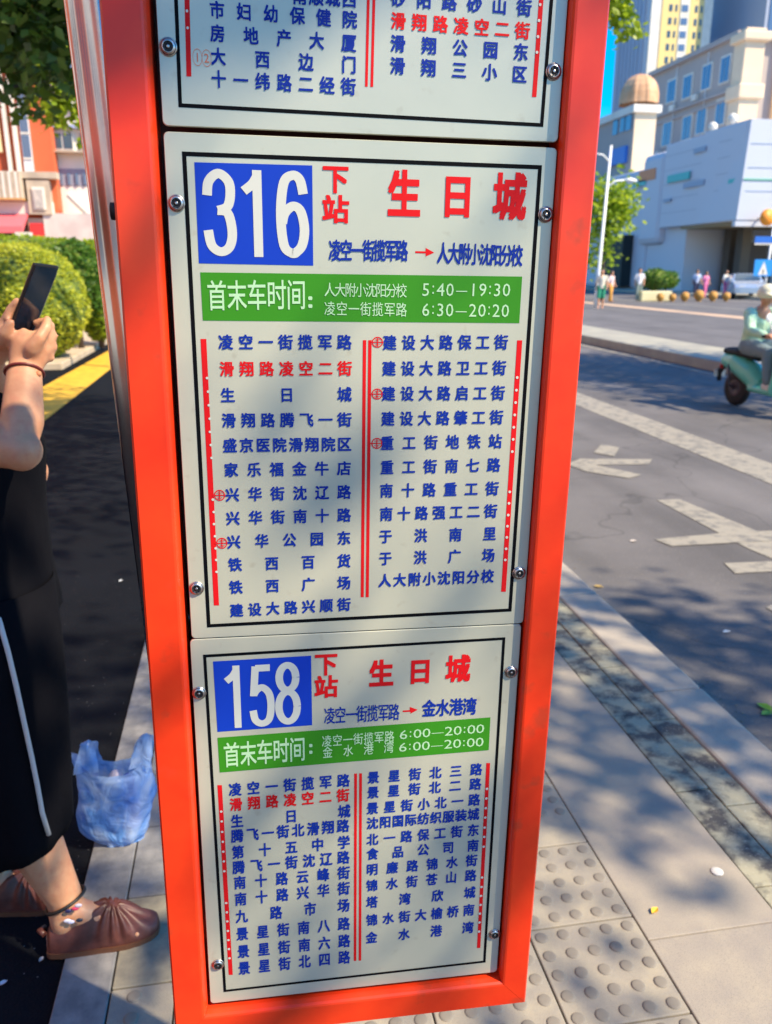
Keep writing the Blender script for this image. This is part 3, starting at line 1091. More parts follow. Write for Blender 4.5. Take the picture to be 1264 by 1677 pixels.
# trees outside the frame whose dappled shade falls across the board, the pavement and the road
tree('street_tree', 'large street tree standing behind the photographer, shading the board', (-.9, -1.5, 0), 4.0, .17, blob_centres((1.7, 2.7, 6.2), (2.2, 2.2, 1.2), 90, 21, .2) + [(4.7, -1.0, 6.0), (4.75, -1.35, 6.0), (4.5, -.5, 6.0), (4.0, -.1, 6.0), (4.4, -.75, 6.1), (4.8, -1.6, 6), (4.35, -2.2, 6.1), (4.35, -1.6, 6.0), (4.05, -1.25, 6.1), (3.45, -1.15, 6.1), (3.0, -1.6, 6.5)], 105, .34, .13, M['leaf_dark'], 22)
tree('street_tree', 'kerbside tree to the right of the photographer, shading the kerb', (6.4, -3.0, .07), 4.4, .14, blob_centres((6.9, -.55, 6.0), (1.3, .8, .5), 13, 31, .2) + [(5.6, -.3, 6), (5.65, -1.15, 6), (5.95, -1.45, 6), (6.05, -1.0, 6), (5.55, -.85, 6), (6.0, .2, 5.9)], 150, .21, .12, M['leaf_mid'], 32)
tree('street_tree', 'broad tree on the median outside the right edge, shading the road', (13.0, 8.0, .07), 4.2, .16, blob_centres((12.4, 8.6, 7.0), (1.3, 3.8, 1.4), 90, 41, .2), 130, .40, .16, M['leaf_mid'], 42)
# tree beside the far lamp post
tree('street_tree', 'small lime green tree behind the white lamp post across the road', tuple(Vector((*W(984, 470, 44).xy, 0))), 3.0, .12,
     [tuple(W(px, py, 44)) for px, py in ((988, 318), (998, 305), (1008, 318), (1014, 335), (1000, 340), (990, 350), (1020, 322), (1016, 355), (992, 375), (984, 400), (1004, 362), (986, 335), (980, 425), (975, 360), (970, 330))],
     130, .50, .34, M['leaf_lime'], 51, limbs=8)


# clipped bushes on the planter
def bush(name, label, c, r, n, size, m, seed, z0=.1):
    t = thing(name, label, 'bush', (c.x, c.y, z0))
    rg = random.Random(seed)
    bm = bmesh.new()
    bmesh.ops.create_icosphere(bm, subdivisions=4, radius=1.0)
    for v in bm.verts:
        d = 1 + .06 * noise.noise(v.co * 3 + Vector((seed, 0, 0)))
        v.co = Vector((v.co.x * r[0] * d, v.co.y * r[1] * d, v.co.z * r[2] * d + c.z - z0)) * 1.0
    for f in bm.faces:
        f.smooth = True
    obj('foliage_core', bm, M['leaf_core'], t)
    rr_ = np.random.default_rng(seed)
    P = rr_.normal(0, 1, (n, 3))
    P /= np.linalg.norm(P, axis=1)[:, None]
    cs = []
    for p in P:
        d = 1 + .07 * noise.noise(Vector(p) * 3 + Vector((seed, 0, 0))) + rr_.normal(0, .012)
        if noise.noise(Vector(p) * 6 + Vector((0, seed, 0))) < -.42:
            continue
        cs.append((p[0] * r[0] * d, p[1] * r[1] * d, p[2] * r[2] * d + c.z - z0))
    me = leaf_cloud(cs, 1, .01, size, seed, droop=-.4)
    f_ = obj('foliage', me, m, t)
    bm = bmesh.new()
    tube(bm, [(0, 0, -.05), (0, 0, c.z - z0)], [.06, .05], seg=8)
    obj('stem', bm, M['bark'], t)
    return t


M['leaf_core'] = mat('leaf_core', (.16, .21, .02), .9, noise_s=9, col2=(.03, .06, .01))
bush('round_bush', 'ball-clipped lime green bush behind the raised phone', W(44, 498, 15.3), (.96, .96, .98), 15000, .075, M['leaf_bush'], 3)
bush('dark_shrub', 'dark green shrub between the round bush and the steel pole', W(122, 462, 17.0), (.50, .5, .72), 5200, .12, M['leaf_mid'], 5)
bush('dark_shrub', 'bright green shrub right against the steel pole', W(158, 478, 17.6), (.42, .5, .95), 4200, .11, M['leaf_lime'], 6)
bush('low_hedge', 'low green hedge behind the round bush', W(0, 420, 19.0), (2.4, .5, .40), 7000, .10, M['leaf_lime'], 7)

# ------------------------------------------------------------------ buildings on the left
def paint(n, c_, r=.7, **k):
    M[n] = mat(n, c_, r, **k)
    return M[n]


paint('brick_red', (.62, .13, .045), .8, noise_s=.8, col2=(.50, .10, .035))
paint('wall_white', (.74, .70, .62), .75, noise_s=.5, col2=(.62, .59, .52))
paint('wall_grey', (.62, .64, .66), .7)
paint('shop_beige', (.55, .45, .34), .8, noise_s=1.2, col2=(.38, .32, .25))
paint('wall_cream', (.78, .66, .38), .8, noise_s=.6, col2=(.70, .58, .32))
paint('awning_pink', (.68, .13, .15), .7)
paint('shutter_red', (.62, .03, .03), .6)
paint('dark_shop', (.05, .035, .03), .6)
M['glass'] = mat('window_glass', (.05, .09, .13), .08, spec=.8, metal=.2)
M['glass_blue'] = mat('window_glass_blue', (.12, .18, .28), .2, spec=.6, metal=.2)


def fbox(name, par, p0, p1, d, y, m, sill=0):
    """box on a wall that faces the street end (-y); p0, p1 = photo pixels of its corners on that wall"""
    a, b = W(*p0, y), W(*p1, y)
    x0_, x1_ = sorted((a.x, b.x))
    z0_, z1_ = sorted((a.z, b.z))
    return box(name, x0_, x1_, y - d, y + .02, z0_, z1_, m, par)


Y1 = 38.0
rb = thing('red_building', 'orange red building with white vertical stripes behind the round bush', 'building')
zb, zt_ = W(50, 283, Y1).z, 13.0
xr = W(85, 239, Y1).x
box('wall', -24, xr, Y1, Y1 + .9, 0, zt_, M['brick_red'], rb)
for px, w_, m_, d in ((14.5, 5.5, 'wall_white', .25), (28.5, 6, 'wall_white', .25), (44, 15, 'wall_grey', .12), (1, 6, 'wall_cream', .2)):
    xc = W(px, 239, Y1).x
    hw = w_ / 2 * .0238
    box('stripe' if w_ < 10 else 'window_strip', xc - hw, xc + hw, Y1 - d, Y1 + .01, zb if px != 1 else W(0, 250, Y1).z, zt_ - .6, M[m_], rb)
xg = W(44, 239, Y1).x
for k in range(8):
    box('mullion', xg - .17, xg + .17, Y1 - .16, Y1 - .1, zb + .5 + k * .95, zb + .56 + k * .95, M['wall_white'], rb)
    box('pane', xg - .15, xg + .15, Y1 - .14, Y1 - .11, zb + .58 + k * .95, zb + 1.40 + k * .95, M['glass_sky'] if 'glass_sky' in M else M['glass_blue'], rb)
box('cornice', -24, xr + .15, Y1 - .5, Y1 + .05, zb - .25, zb, M['shop_beige'], rb)
fbox('shop_sign', rb, (46, 296), (89, 352), .45, Y1, M['shop_beige'])
fbox('sign_frame', rb, (56, 308), (80, 345), .52, Y1, M['wall_white'])
fbox('sign_face', rb, (59, 312), (77, 342), .56, Y1, paint('sign_grey', (.36, .34, .32), .6, noise_s=4, col2=(.55, .5, .45)))
fbox('balcony', rb, (-40, 285), (45, 330), .75, Y1, M['wall_cream'])
for k in range(9):
    px = -2 + k * 5.2
    fbox('balcony_post', rb, (px, 284), (px + 1.6, 330), .82, Y1, M['wall_white'] if k % 2 else M['shop_beige'])
fbox('balcony_rail', rb, (-40, 326), (46, 330), .86, Y1, paint('rail_orange', (.5, .28, .08)))
fbox('shop_wall', rb, (-60, 330), (90, 352), .3, Y1, M['wall_white'])
bm = bmesh.new()
a, b = W(-60, 350, Y1 - .3), W(46, 350, Y1 - .3)
v_ = [bm.verts.new(p) for p in ((a.x, a.y, a.z), (b.x, b.y, b.z), (b.x, b.y - 1.3, b.z - .55), (a.x, a.y - 1.3, a.z - .55),
                                (a.x, a.y, a.z - .06), (b.x, b.y, b.z - .06), (b.x, b.y - 1.3, b.z - .8), (a.x, a.y - 1.3, a.z - .8))]
for f in ((0, 1, 2, 3), (4, 7, 6, 5), (0, 4, 5, 1), (1, 5, 6, 2), (2, 6, 7, 3), (3, 7, 4, 0)):
    bm.faces.new([v_[i] for i in f])
obj('awning', bm, M['awning_pink'], rb)
fbox('shop_front', rb, (-60, 362), (48, 400), .1, Y1, M['dark_shop'])
fbox('shutter_frame', rb, (47, 358), (88, 400), .25, Y1, M['shop_beige'])
fbox('shutter', rb, (51, 366), (80, 400), .32, Y1, M['shutter_red'])

Y2 = 38.85
wb = thing('apartment_block', 'cream white apartment block with white framed windows left of the steel pole', 'building')
box('wall', -26, -1.0, Y2, Y2 + 12, 0, 26, M['wall_white'], wb)


def window(par, p0, p1, y, fr='wall_white', gl='glass', bars=1, d=.12):
    f = fbox('window', par, p0, p1, d, y, M[fr])
    a, b = W(*p0, y), W(*p1, y)
    x0_, x1_ = sorted((a.x, b.x))
    z0_, z1_ = sorted((a.z, b.z))
    n = bars + 1
    wpx = (x1_ - x0_)
    for k in range(n):
        xa = x0_ + wpx * (k + .08) / n
        xb2 = x0_ + wpx * (k + .92) / n
        box('pane', xa, xb2, y - d - .03, y - d + .01, z0_ + (z1_ - z0_) * .1, z0_ + (z1_ - z0_) * .92, M[gl], f)
    return f


for (p0, p1, b_) in (((84, 216), (122, 247), 1), ((130, 216), (170, 247), 1), ((86, 85), (122, 125), 1), ((128, 85), (165, 125), 1), ((84, 150), (120, 182), 1), ((128, 150), (165, 182), 1)):
    window(wb, p0, p1, Y2, gl='glass_blue' if p0[1] == 85 else 'glass', bars=b_)
fbox('ledge', wb, (80, 249), (180, 253), .5, Y2, M['shop_beige'])
fbox('recess', wb, (90, 276), (180, 306), .02, Y2, paint('recess_mauve', (.26, .25, .31), .7))
for k in range(5):
    fbox('window', wb, (97 + k * 13, 284), (103 + k * 13, 303), .10, Y2, M['glass_blue'])
fbox('band', wb, (80, 205), (180, 213), .3, Y2, paint('band_blue', (.30, .36, .55)))
bm = bmesh.new()
a, b = W(112, 318, Y2 - 1), W(146, 352, Y2 - 1)
tube(bm, [a, b], .16, seg=6)
obj('stair_rail', bm, M['wall_white'], wb)
fbox('lower_wall', wb, (80, 352), (180, 400), 1.2, Y2, paint('low_wall', (.50, .42, .40), .8, noise_s=1.0, col2=(.62, .57, .53)))
box('stone_post', *(lambda a: (a.x - .16, a.x + .16, 21.0, 21.3, 0, a.z))(W(36, 380, 21.0)), M['wall_white'], rb)

# terraced shops that go on along the left side, beside and behind the camera
tb = thing('terrace_building', 'long brick and cream terrace beside the left lane, outside the left edge', 'building')
for k in range(8):
    y_ = -26 + k * 7
    box('wall', -22, -13, y_ + .02, y_ + 6.98, 0, 13 + (k % 3), M['brick_red' if k % 2 else 'wall_white'], tb)
    for zz in (3.6, 6.6, 9.6):
        for q in range(3):
            box('window', -13.02, -12.95, y_ + 1 + q * 2, y_ + 2.2 + q * 2, zz, zz + 1.6, M['glass'], tb)
    box('awning', -13, -11.8, y_ + .5, y_ + 6.5, 2.7, 2.9, M['awning_pink' if k % 3 else 'stripe_green'] if 'stripe_green' in M else M['awning_pink'], tb)

# ------------------------------------------------------------------ buildings on the right
def xbox(name, par, p0, p1, d, x, m):
    """box on a wall that faces the road (-x)"""
    a, b = WX(*p0, x), WX(*p1, x)
    y0_, y1_ = sorted((a.y, b.y))
    z0_, z1_ = sorted((a.z, b.z))
    return box(name, x - d, x + .02, y0_, y1_, z0_, z1_, m, par)


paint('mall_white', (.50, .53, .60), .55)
paint('mall_teal', (.06, .42, .42), .5)
paint('mall_orange', (.62, .20, .06), .5)
paint('mall_line', (.25, .32, .45), .5)
paint('stone_shaded', (.42, .36, .33), .8, noise_s=.4, col2=(.38, .33, .31))  # facades turned from the sun: their shade is put into the colour
paint('stone_sunlit', (.80, .62, .42), .75, noise_s=.5, col2=(.74, .56, .38))  # same stone on the sunward faces, sunlight put into the colour
XM, YM = 31.4, 50.0
ml = thing('shopping_mall', 'low white panelled shopping building with a dark entrance across the road', 'building')
zt1, zb1 = W(1227, 197, YM).z, W(1203, 352, YM).z
yend = WX(1048, 252, XM).y
ycut = WX(1082, 300, XM).y
ycut2 = WX(1168, 300, XM).y
# upper body: three wall sections with seams between them
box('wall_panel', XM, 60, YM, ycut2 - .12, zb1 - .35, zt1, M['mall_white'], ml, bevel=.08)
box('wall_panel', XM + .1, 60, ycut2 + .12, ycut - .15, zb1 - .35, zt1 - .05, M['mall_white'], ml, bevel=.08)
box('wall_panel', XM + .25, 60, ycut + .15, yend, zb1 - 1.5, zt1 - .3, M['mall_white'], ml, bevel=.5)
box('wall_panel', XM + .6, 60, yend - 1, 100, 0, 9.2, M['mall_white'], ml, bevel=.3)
yd = WX(1120, 420, XM + .8).y
box('lower_wall', XM + .8, 58, yd, yend + 14, -.1, zb1 - .2, M['mall_white'], ml)
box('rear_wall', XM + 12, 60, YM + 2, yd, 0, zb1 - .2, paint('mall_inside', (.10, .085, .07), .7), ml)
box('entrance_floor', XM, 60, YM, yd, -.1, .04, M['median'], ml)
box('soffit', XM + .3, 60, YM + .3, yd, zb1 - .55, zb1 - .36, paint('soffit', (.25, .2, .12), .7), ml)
for px in (1157, 1185, 1205):
    p = WX(px, 440, XM + 3.5)
    box('column', p.x, p.x + .7, p.y - .4, p.y + .4, 0, zb1 - .5, M['mall_white'] if px == 1157 else M['mall_inside'], ml)
for k in range(7):
    box('shop_window', XM + 11.8, XM + 11.95, YM + 3 + k * 2.2, YM + 4.7 + k * 2.2, .4, 3.2, M['glass_blue' if k % 2 else 'wall_cream'], ml)
for k in range(6):                       # facing strips under the body, front side
    box('shop_window', XM + 4 + k * 2.4, XM + 5.8 + k * 2.4, YM + 5.0, YM + 5.1, .3, 3.4, M['glass_blue' if k % 2 else 'dark_shop'], ml)
box('fascia', XM - .2, 60, YM - .25, YM + .1, W(1215, 371, YM).z, W(1215, 361, YM).z, M['mall_white'], ml)
fp = [W(1227, 197, YM - .05), W(1203, 349, YM - .05)]
vv = [(fp[0].x, YM - .3, zt1 + .05), (fp[1].x, YM - .3, zb1 - .3), (60, YM - .3, zb1 - .3), (60, YM - .3, zt1 + .05),
      (fp[0].x, YM + 5, zt1 + .05), (XM, YM + 5, zb1 - .3), (60, YM + 5, zb1 - .3), (60, YM + 5, zt1 + .05)]
obj('front_panel', pydata(vv, [(0, 1, 2, 3), (0, 4, 5, 1), (0, 3, 7, 4), (1, 5, 6, 2), (4, 7, 6, 5), (3, 2, 6, 7)]), M['mall_white'], ml)
for zf in (.25, .5, .75):
    box('panel_joint', XM + .2, 60, YM - .32, YM - .28, zb1 + (zt1 - zb1) * zf, zb1 + (zt1 - zb1) * zf + .05, M['mall_line'], ml)
for zf in (.12, .3, .48, .66, .84):
    zz = zb1 + (zt1 - zb1) * zf
    box('panel_joint', XM - .015, XM + .02, YM + 1.5, ycut2 - .2, zz, zz + .035, M['mall_joint'] if 'mall_joint' in M else paint('mall_joint', (.33, .37, .45)), ml)
    box('panel_joint', XM + .085, XM + .12, ycut2 + .2, ycut - .2, zz, zz + .035, M['mall_joint'], ml)
for p0, p1, m_ in (((1094, 288), (1129, 293), 'mall_teal'), ((1048, 281), (1073, 293), 'mall_orange'), ((1036, 299), (1058, 303), 'mall_teal'), ((1120, 300), (1153, 303), 'mall_line'),
                   ((1137, 244), (1156, 247), 'mall_line'), ((1194, 294), (1212, 298), 'mall_teal'), ((1087, 327), (1098, 330), 'mall_line')):
    xbox('colour_strip', ml, p0, p1, .06, XM + (.25 if p0[0] < 1082 else 0), M[m_])
fbox('colour_strip', ml, (1213, 293), (1300, 297), .36, YM, paint('mall_green', (.16, .45, .30), .5))
bm = bmesh.new()
p = W(1257, 356, YM - 1.2)
lathe(bm, [(.50, -.06), (.50, .06)], center=p, axis='Y', seg=28)
obj('round_logo', bm, M['mall_orange2'] if 'mall_orange2' in M else paint('mall_orange2', (.85, .28, .02), .5), ml)
box('logo_bracket', p.x - .05, p.x + .05, p.y, YM, p.z - .05, p.z + .05, M['wall_white'], ml)
for px, py in ((1167, 208), (1200, 194)):
    p = WX(px, py, XM + .4)
    bm = bmesh.new()
    bmesh.ops.create_icosphere(bm, subdivisions=2, radius=.32, matrix=Matrix.Translation(p))
    obj('roof_lamp', bm, M['wall_white'], ml)
xbox('doorway', ml, (1000, 388), (1031, 470), .9, XM + .6, paint('doorway_shade', (.012, .02, .02), .7))  # solid dark box; the opening's shade is put into its colour

XB, YB = 46.05, 75.0
bb = thing('beige_building', 'taller grey beige building with two rows of windows above the white mall', 'building')
zt2 = W(1225, 48, YB).z
yl = WX(1069, 122, XB).y
box('wall', XB, 75, YB + 1.6, yl, 0, zt2 - .3, M['stone_shaded'], bb)
box('roof_cornice', XB - .45, 75, YB + .8, yl + .3, zt2 - .3, zt2 + .15, M['stone_shaded'], bb)
zc = WX(1215, 140, XB).z
box('cornice', XB - .35, XB + .1, YB + 1.4, yl + .2, zc - .25, zc, M['stone_shaded'], bb)
box('cornice', XB - .22, XB + .1, YB + 1.4, yl + .2, zc - .95, zc - .7, M['stone_shaded'], bb)
for cx_, cy_, hh in ((1101, 149, 17), (1127, 142, 17.5), (1158.6, 126, 19), (1189, 113.5, 20), (1093.5, 219, 19), (1126, 209, 19), (1149.7, 198, 20), (1181, 184, 20)):
    w_ = 6.2
    f = xbox('window', bb, (cx_ - w_, cy_ - hh), (cx_ + w_, cy_ + hh), .12, XB, M['wall_white'])
    a, b = WX(cx_ - w_ + 1.5, cy_ - hh + 3, XB), WX(cx_ + w_ - 1.5, cy_ + hh - 2, XB)
    ya, yb2 = sorted((a.y, b.y))
    za, zb2 = sorted((a.z, b.z))
    ym_ = (ya + yb2) / 2
    box('pane', XB - .16, XB - .11, ya, ym_ - .05, za, zb2, M['glass_blue'], f)
    box('pane', XB - .16, XB - .11, ym_ + .05, yb2, za, zb2, M['glass_blue'], f)
for k, (ay, az) in enumerate(((.30, .62), (.55, .60), (.78, .64), (.42, .20), (.68, .18))):
    yy = YB + 2 + (yl - YB) * ay
    zz = zt2 * .52 + zt2 * .45 * az
    box('air_conditioner', XB - .42, XB - .02, yy, yy + .9, zz, zz + .6, M['wall_white'], bb, bevel=.04)
for k in range(3):
    yy = YB + 6 + k * 6
    box('downpipe', XB - .14, XB - .02, yy, yy + .12, 6, zt2 - .4, M['wall_grey'], bb)
for k in range(4):
    box('roof_vent', XB + 2.0 + k * 3, XB + 2.8 + k * 3, YB + 5 + k * 3, YB + 6 + k * 3, zt2, zt2 + .9, M['wall_grey'], bb)
box('corner_pier', XB - .1, XB + 1.9, YB, YB + 1.8, 0, zt2 + .2, M['stone_sunlit'], bb, bevel=.08)
box('pier_capital', XB - .5, XB + 2.3, YB - .4, YB + 2, zt2 - .9, zt2 - .1, M['stone_sunlit'], bb, bevel=.15)
box('pier_band', XB - .4, XB + 2.2, YB - .3, YB + 2, zc - 1.1, zc + .2, M['stone_sunlit'], bb, bevel=.15)
box('front_recess', XB + 1.9, 75, YB + 1.9, YB + 2.2, 0, zt2 - .4, paint('front_dark', (.10, .10, .10), .5), bb)
for k in range(6):
    box('front_pier', XB + 4.2 + k * 4, XB + 5.6 + k * 4, YB + 1.0, YB + 2.1, 0, zt2 - .4, M['stone_sunlit'], bb)
    box('front_glass', XB + 2.4 + k * 4, XB + 3.9 + k * 4, YB + 1.8, YB + 1.95, 2, zt2 - 2, M['glass_blue'], bb)

YC = 71.0
db = thing('domed_building', 'cream corner building with a ribbed peach dome on its roof', 'building')
x0_, x1_ = W(1037, 215, YC).x, W(1072, 215, YC).x
zt3 = W(1050, 172, YC).z
box('wall', x0_, x1_, YC + .05, YC + 40, 0, zt3 - .6, M['stone_shaded'], db)
box('front_wall', x0_ + .02, x1_, YC - .1, YC + .04, 0, zt3 - .6, M['stone_sunlit'], db)
box('roof_slab', x0_ - .3, x1_ + .3, YC - .4, YC + 38, zt3 - .6, zt3, M['wall_white'], db)
for p0, p1 in (((1018, 190), (1023, 215)), ((1027, 186), (1034, 212)), ((1006, 196), (1012, 220))):
    xbox('window', db, p0, p1, .1, x0_, M['glass_blue'])
xbox('blue_signboard', db, (1002, 247), (1027, 266), .3, x0_, paint('board_blue', (.03, .16, .55), .5))
dc = W(1045, 172, YC + 2.6)
bm = bmesh.new()
N = 48
prof = [(1.0, 0), (1.0, .22), (.98, .42), (.90, .66), (.74, .88), (.5, 1.05), (.22, 1.14), (.06, 1.16)]
rings = []
for r, z in prof:
    ring = []
    for k in range(N):
        t = 2 * math.pi * k / N
        rr2 = r * (1 + (.05 if k % 6 in (0, 1) else 0)) * 1.65
        ring.append(bm.verts.new((dc.x + rr2 * math.cos(t), dc.y + rr2 * math.sin(t), dc.z + z * 2.1)))
    rings.append(ring)
for i in range(len(rings) - 1):
    for k in range(N):
        bm.faces.new((rings[i][k], rings[i][(k + 1) % N], rings[i + 1][(k + 1) % N], rings[i + 1][k]))
bm.faces.new(rings[-1])
obj('dome', bm, paint('dome_peach', (.62, .38, .22), .7, noise_s=.9, col2=(.52, .27, .13)), db)

YT = 220.0
tw_ = thing('tower_block', 'very tall yellow and white apartment tower behind the beige building', 'tower')
xa, xb2 = W(1061, 60, YT).x, W(1161, 60, YT).x
ytb = WX(1010, 60, xa).y
box('wall', xa, xb2, YT, ytb, 0, 125, paint('tower_shaded', (.50, .52, .58), .7), tw_)  # bluish tone carries the shade of the tower's side face


def txr(p):
    return W(p, 60, YT).x


for p0, p1, m_, d in ((1062, 1077, 'wall_white', .5), (1080, 1108, 'tower_yellow', .3), (1109, 1124, 'wall_white', .45), (1125, 1147, 'tower_yellow', .3), (1147, 1161, 'wall_white', .5)):
    if m_ not in M:
        paint('tower_yellow', (.74, .56, .22), .7)
    box('facade_strip', txr(p0), txr(p1), YT - d, YT + .02, 0, 126, M[m_], tw_)
for i in range(12):
    z = 50 + i * 3.0
    for p0, p1, d in ((1091, 1096, .4), (1101, 1104, .4), (1111, 1121, .55), (1133, 1137, .4), (1142, 1145, .4)):
        box('window', txr(p0), txr(p1), YT - d, YT - .2, z, z + 1.5, M['glass' if p0 != 1111 else 'glass_blue'], tw_)
for k in range(7):
    yy = YT + 3 + k * (ytb - YT - 6) / 6
    box('side_rib', xa - .5, xa + .02, yy - .8, yy + .8, 0, 125, paint('rib_blue', (.36, .40, .50), .7) if k == 0 else M['rib_blue'], tw_)  # blue of these ribs stands for shade on this side
t2 = thing('tower_block', 'blue grey tower cut off by the upper right corner', 'tower')
a = W(1253, 30, 210)
box('wall', a.x, a.x + 30, 210, 240, 0, 130, M['rib_blue'], t2)
for k in range(8):
    box('window_strip', a.x + 1 + k * 3.4, a.x + 2.6 + k * 3.4, 209.8, 210.02, 3, 128, M['glass_blue'], t2)
t3 = thing('tower_block', 'pale distant tower mostly hidden by the red board', 'tower')
a = W(985, 100, 260)
box('wall', a.x - 30, a.x, 260, 290, 0, 70, M['rib_blue'], t3)
for k in range(8):
    box('window_strip', a.x - 28 + k * 3.4, a.x - 26.4 + k * 3.4, 259.8, 260.02, 3, 68, M['glass_blue'], t3)

# lamp post, signs, bollards across the road
M['white_metal'] = mat('white_metal', (.80, .82, .80), .4)
lp = W(977, 480, 36)
la = W(1001, 238, 36)
lt = thing('street_lamp', 'thin white twin-arm lamp post beside the lime tree across the road', 'street lamp', (lp.x, 36, -.12))
bm = bmesh.new()
tube(bm, [(0, 0, 0), (0, 0, .9), (la.x - lp.x, 0, la.z + .12)], [.11, .08, .05], seg=12)
obj('post', bm, M['white_metal'], lt)
for sx_, zz in ((-1, la.z - .55), (1, la.z - 1.6)):
    bm = bmesh.new()
    xx = (la.x - lp.x) * (zz / la.z)
    tube(bm, [(xx, 0, zz), (xx + .35 * sx_, 0, zz + .28), (xx + .9 * sx_, 0, zz + .34)], [.04, .035, .03], seg=8)
    a_ = obj('arm', bm, M['white_metal'], lt)
    bm = bmesh.new()
    tube(bm, [(xx + .8 * sx_, 0, zz + .34), (xx + 1.1 * sx_, 0, zz + .33), (xx + 1.35 * sx_, 0, zz + .30)], [.05, .10, .05], seg=8)
    obj('lamp_head', bm, M['white_metal'], a_)

sg = thing('crossing_sign', 'square blue crossing sign with a white triangle on a white post', 'road sign', (W(1250, 480, 30).x, 30, -.12))
sx0 = sg.location.x
bm = bmesh.new()
tube(bm, [(0, 0, 0), (.07, 0, 3.2)], [.045, .045], seg=10)
obj('post', bm, M['white_metal'], sg)
a, b = W(1235, 425, 30), W(1261, 452, 30)
box('sign_plate', a.x - sx0, b.x - sx0, -.08, -.05, b.z + .12, a.z + .12, paint('sign_blue', (.02, .26, .70), .4), sg)
cxm, czb, czt = (a.x + b.x) / 2 - sx0, b.z + .17, a.z + .05
obj('white_triangle', pydata([(cxm - .21, -.085, czb), (cxm + .21, -.085, czb), (cxm, -.085, czt)], [(0, 1, 2)]), M['wall_white'], sg)
obj('walker_mark', pydata([(cxm - .03, -.09, czb + .04), (cxm + .03, -.09, czb + .04), (cxm + .02, -.09, czb + .2), (cxm - .02, -.09, czb + .2)], [(0, 1, 2, 3)]), M['dark'], sg)
a, b = W(1236, 387, 30), W(1275, 398, 30)
box('street_name_board', a.x - sx0, b.x - sx0, -.06, -.02, b.z + .12, a.z + .12, paint('board_blue2', (.02, .13, .52), .4), sg)
box('board_rim', a.x - sx0, b.x - sx0, -.05, -.03, b.z + .05, b.z + .119, M['wall_white'], sg)

M['bollard'] = mat('bollard_yellow', (.60, .30, .05), .7, noise_s=3, col2=(.34, .17, .05))
BO = bmesh.new()
lathe(BO, [(.20, 0), (.22, .05), (.20, .12), (.34, .22), (.43, .42), (.43, .62), (.34, .82), (.18, .93), (.04, .96)], seg=20)
BO_ME = bpy.data.meshes.new('bollard')
BO.to_mesh(BO_ME)
BO.free()
BO_ME.materials.append(M['bollard'])
BAND = bmesh.new()
lathe(BAND, [(.435, .47), (.445, .50), (.445, .55), (.435, .58)], seg=20)
BAND_ME = bpy.data.meshes.new('band')
BAND.to_mesh(BAND_ME)
BAND.free()
BAND_ME.materials.append(M['wall_white'])
for i, (px, s_, lab) in enumerate(((1082, .75, 'leftmost of the round yellow bollards, beside the cream block'), (1102, .7, 'round yellow bollard just right of the cream block'),
                              (1122, .85, 'pale round yellow bollard left of the brightest one'), (1145, 1.0, 'brightest and largest round yellow bollard in front of the mall entrance'),
                              (1168, .9, 'brownish yellow round bollard between the brightest one and the rightmost one'), (1190, .8, 'small rightmost round bollard in front of the pale car'))):
    p = W(px, 480, 42)
    s_ *= .64
    t = thing('bollard', lab, 'bollard', (p.x, 42, -.12), group='round yellow bollards across the road')
    o = again('post', BO_ME, t, scale=(s_, s_, s_))
p = W(1085, 480, 42)
cb = box('concrete_block', p.x - .9, p.x + .9, 42.6, 43.1, -.12, .42, paint('block_cream', (.66, .60, .35), .8), None, bevel=.05)
tag(cb, 'low cream concrete block between the leftmost yellow bollards', 'block')

# ------------------------------------------------------------------ people
M['skin'] = mat('skin', (.60, .32, .18), .48, noise_s=22, col2=(.52, .24, .13), bump=.35, bump_s=420, bump_d=.0006, hi=(60, (.50, .17, .10), .4, .52, .72), sub=(.15, (1, .35, .2), .01))
M['skin_leg'] = M['skin']
M['cloth_black'] = mat('cloth_black', (.004, .004, .006), .9, spec=.08, noise_s=6, col2=(.003, .003, .005), bump=.4, bump_s=30, bump_d=.004)
M['piping'] = mat('piping_white', (.55, .52, .50), .7)
M['shoe_brown'] = mat('shoe_leather', (.115, .034, .024), .45, noise_s=30, col2=(.06, .016, .012), bump=.3, bump_s=60, bump_d=.0008)
M['sole'] = mat('sole_brown', (.12, .045, .02), .6)
M['hair'] = mat('hair_black', (.012, .009, .008), .45)
M['cord'] = mat('cord_black', (.006, .006, .006), .5)
M['bracelet'] = mat('bracelet_red', (.12, .012, .01), .4)


def blob(bm, pts, radii, seg=14, squash=None):
    tube(bm, pts, radii, seg=seg, squash=squash)
    for i, p in enumerate(pts):
        r = radii[i] if isinstance(radii, (list, tuple)) else radii
        if squash:
            continue
        bmesh.ops.create_icosphere(bm, subdivisions=2, radius=r * .995, matrix=Matrix.Translation(Vector(p)))


def fuse(bm, voxel, it=6, dec=None):
    """melt overlapping pieces into one continuous skin"""
    me = bpy.data.meshes.new('fuse')
    bm.to_mesh(me)
    bm.free()
    o = bpy.data.objects.new('fuse', me)
    COL.objects.link(o)
    r = o.modifiers.new('r', 'REMESH')
    r.mode = 'VOXEL'
    r.voxel_size = voxel
    r.use_smooth_shade = True
    s = o.modifiers.new('s', 'SMOOTH')
    s.factor = .5
    s.iterations = it
    dg = bpy.context.evaluated_depsgraph_get()
    dg.update()
    out = bpy.data.meshes.new_from_object(o.evaluated_get(dg))
    bpy.data.objects.remove(o)
    out.polygons.foreach_set('use_smooth', [True] * len(out.polygons))
    return out


wo_ = Vector((-.58, 1.76, 0))                    # the woman's standing place
wm = thing('person', 'woman in black with a white-piped trouser leg and brown shoe, raising a phone', 'person', tuple(wo_))


def rel(p):
    return Vector(p) - wo_


bm = bmesh.new()
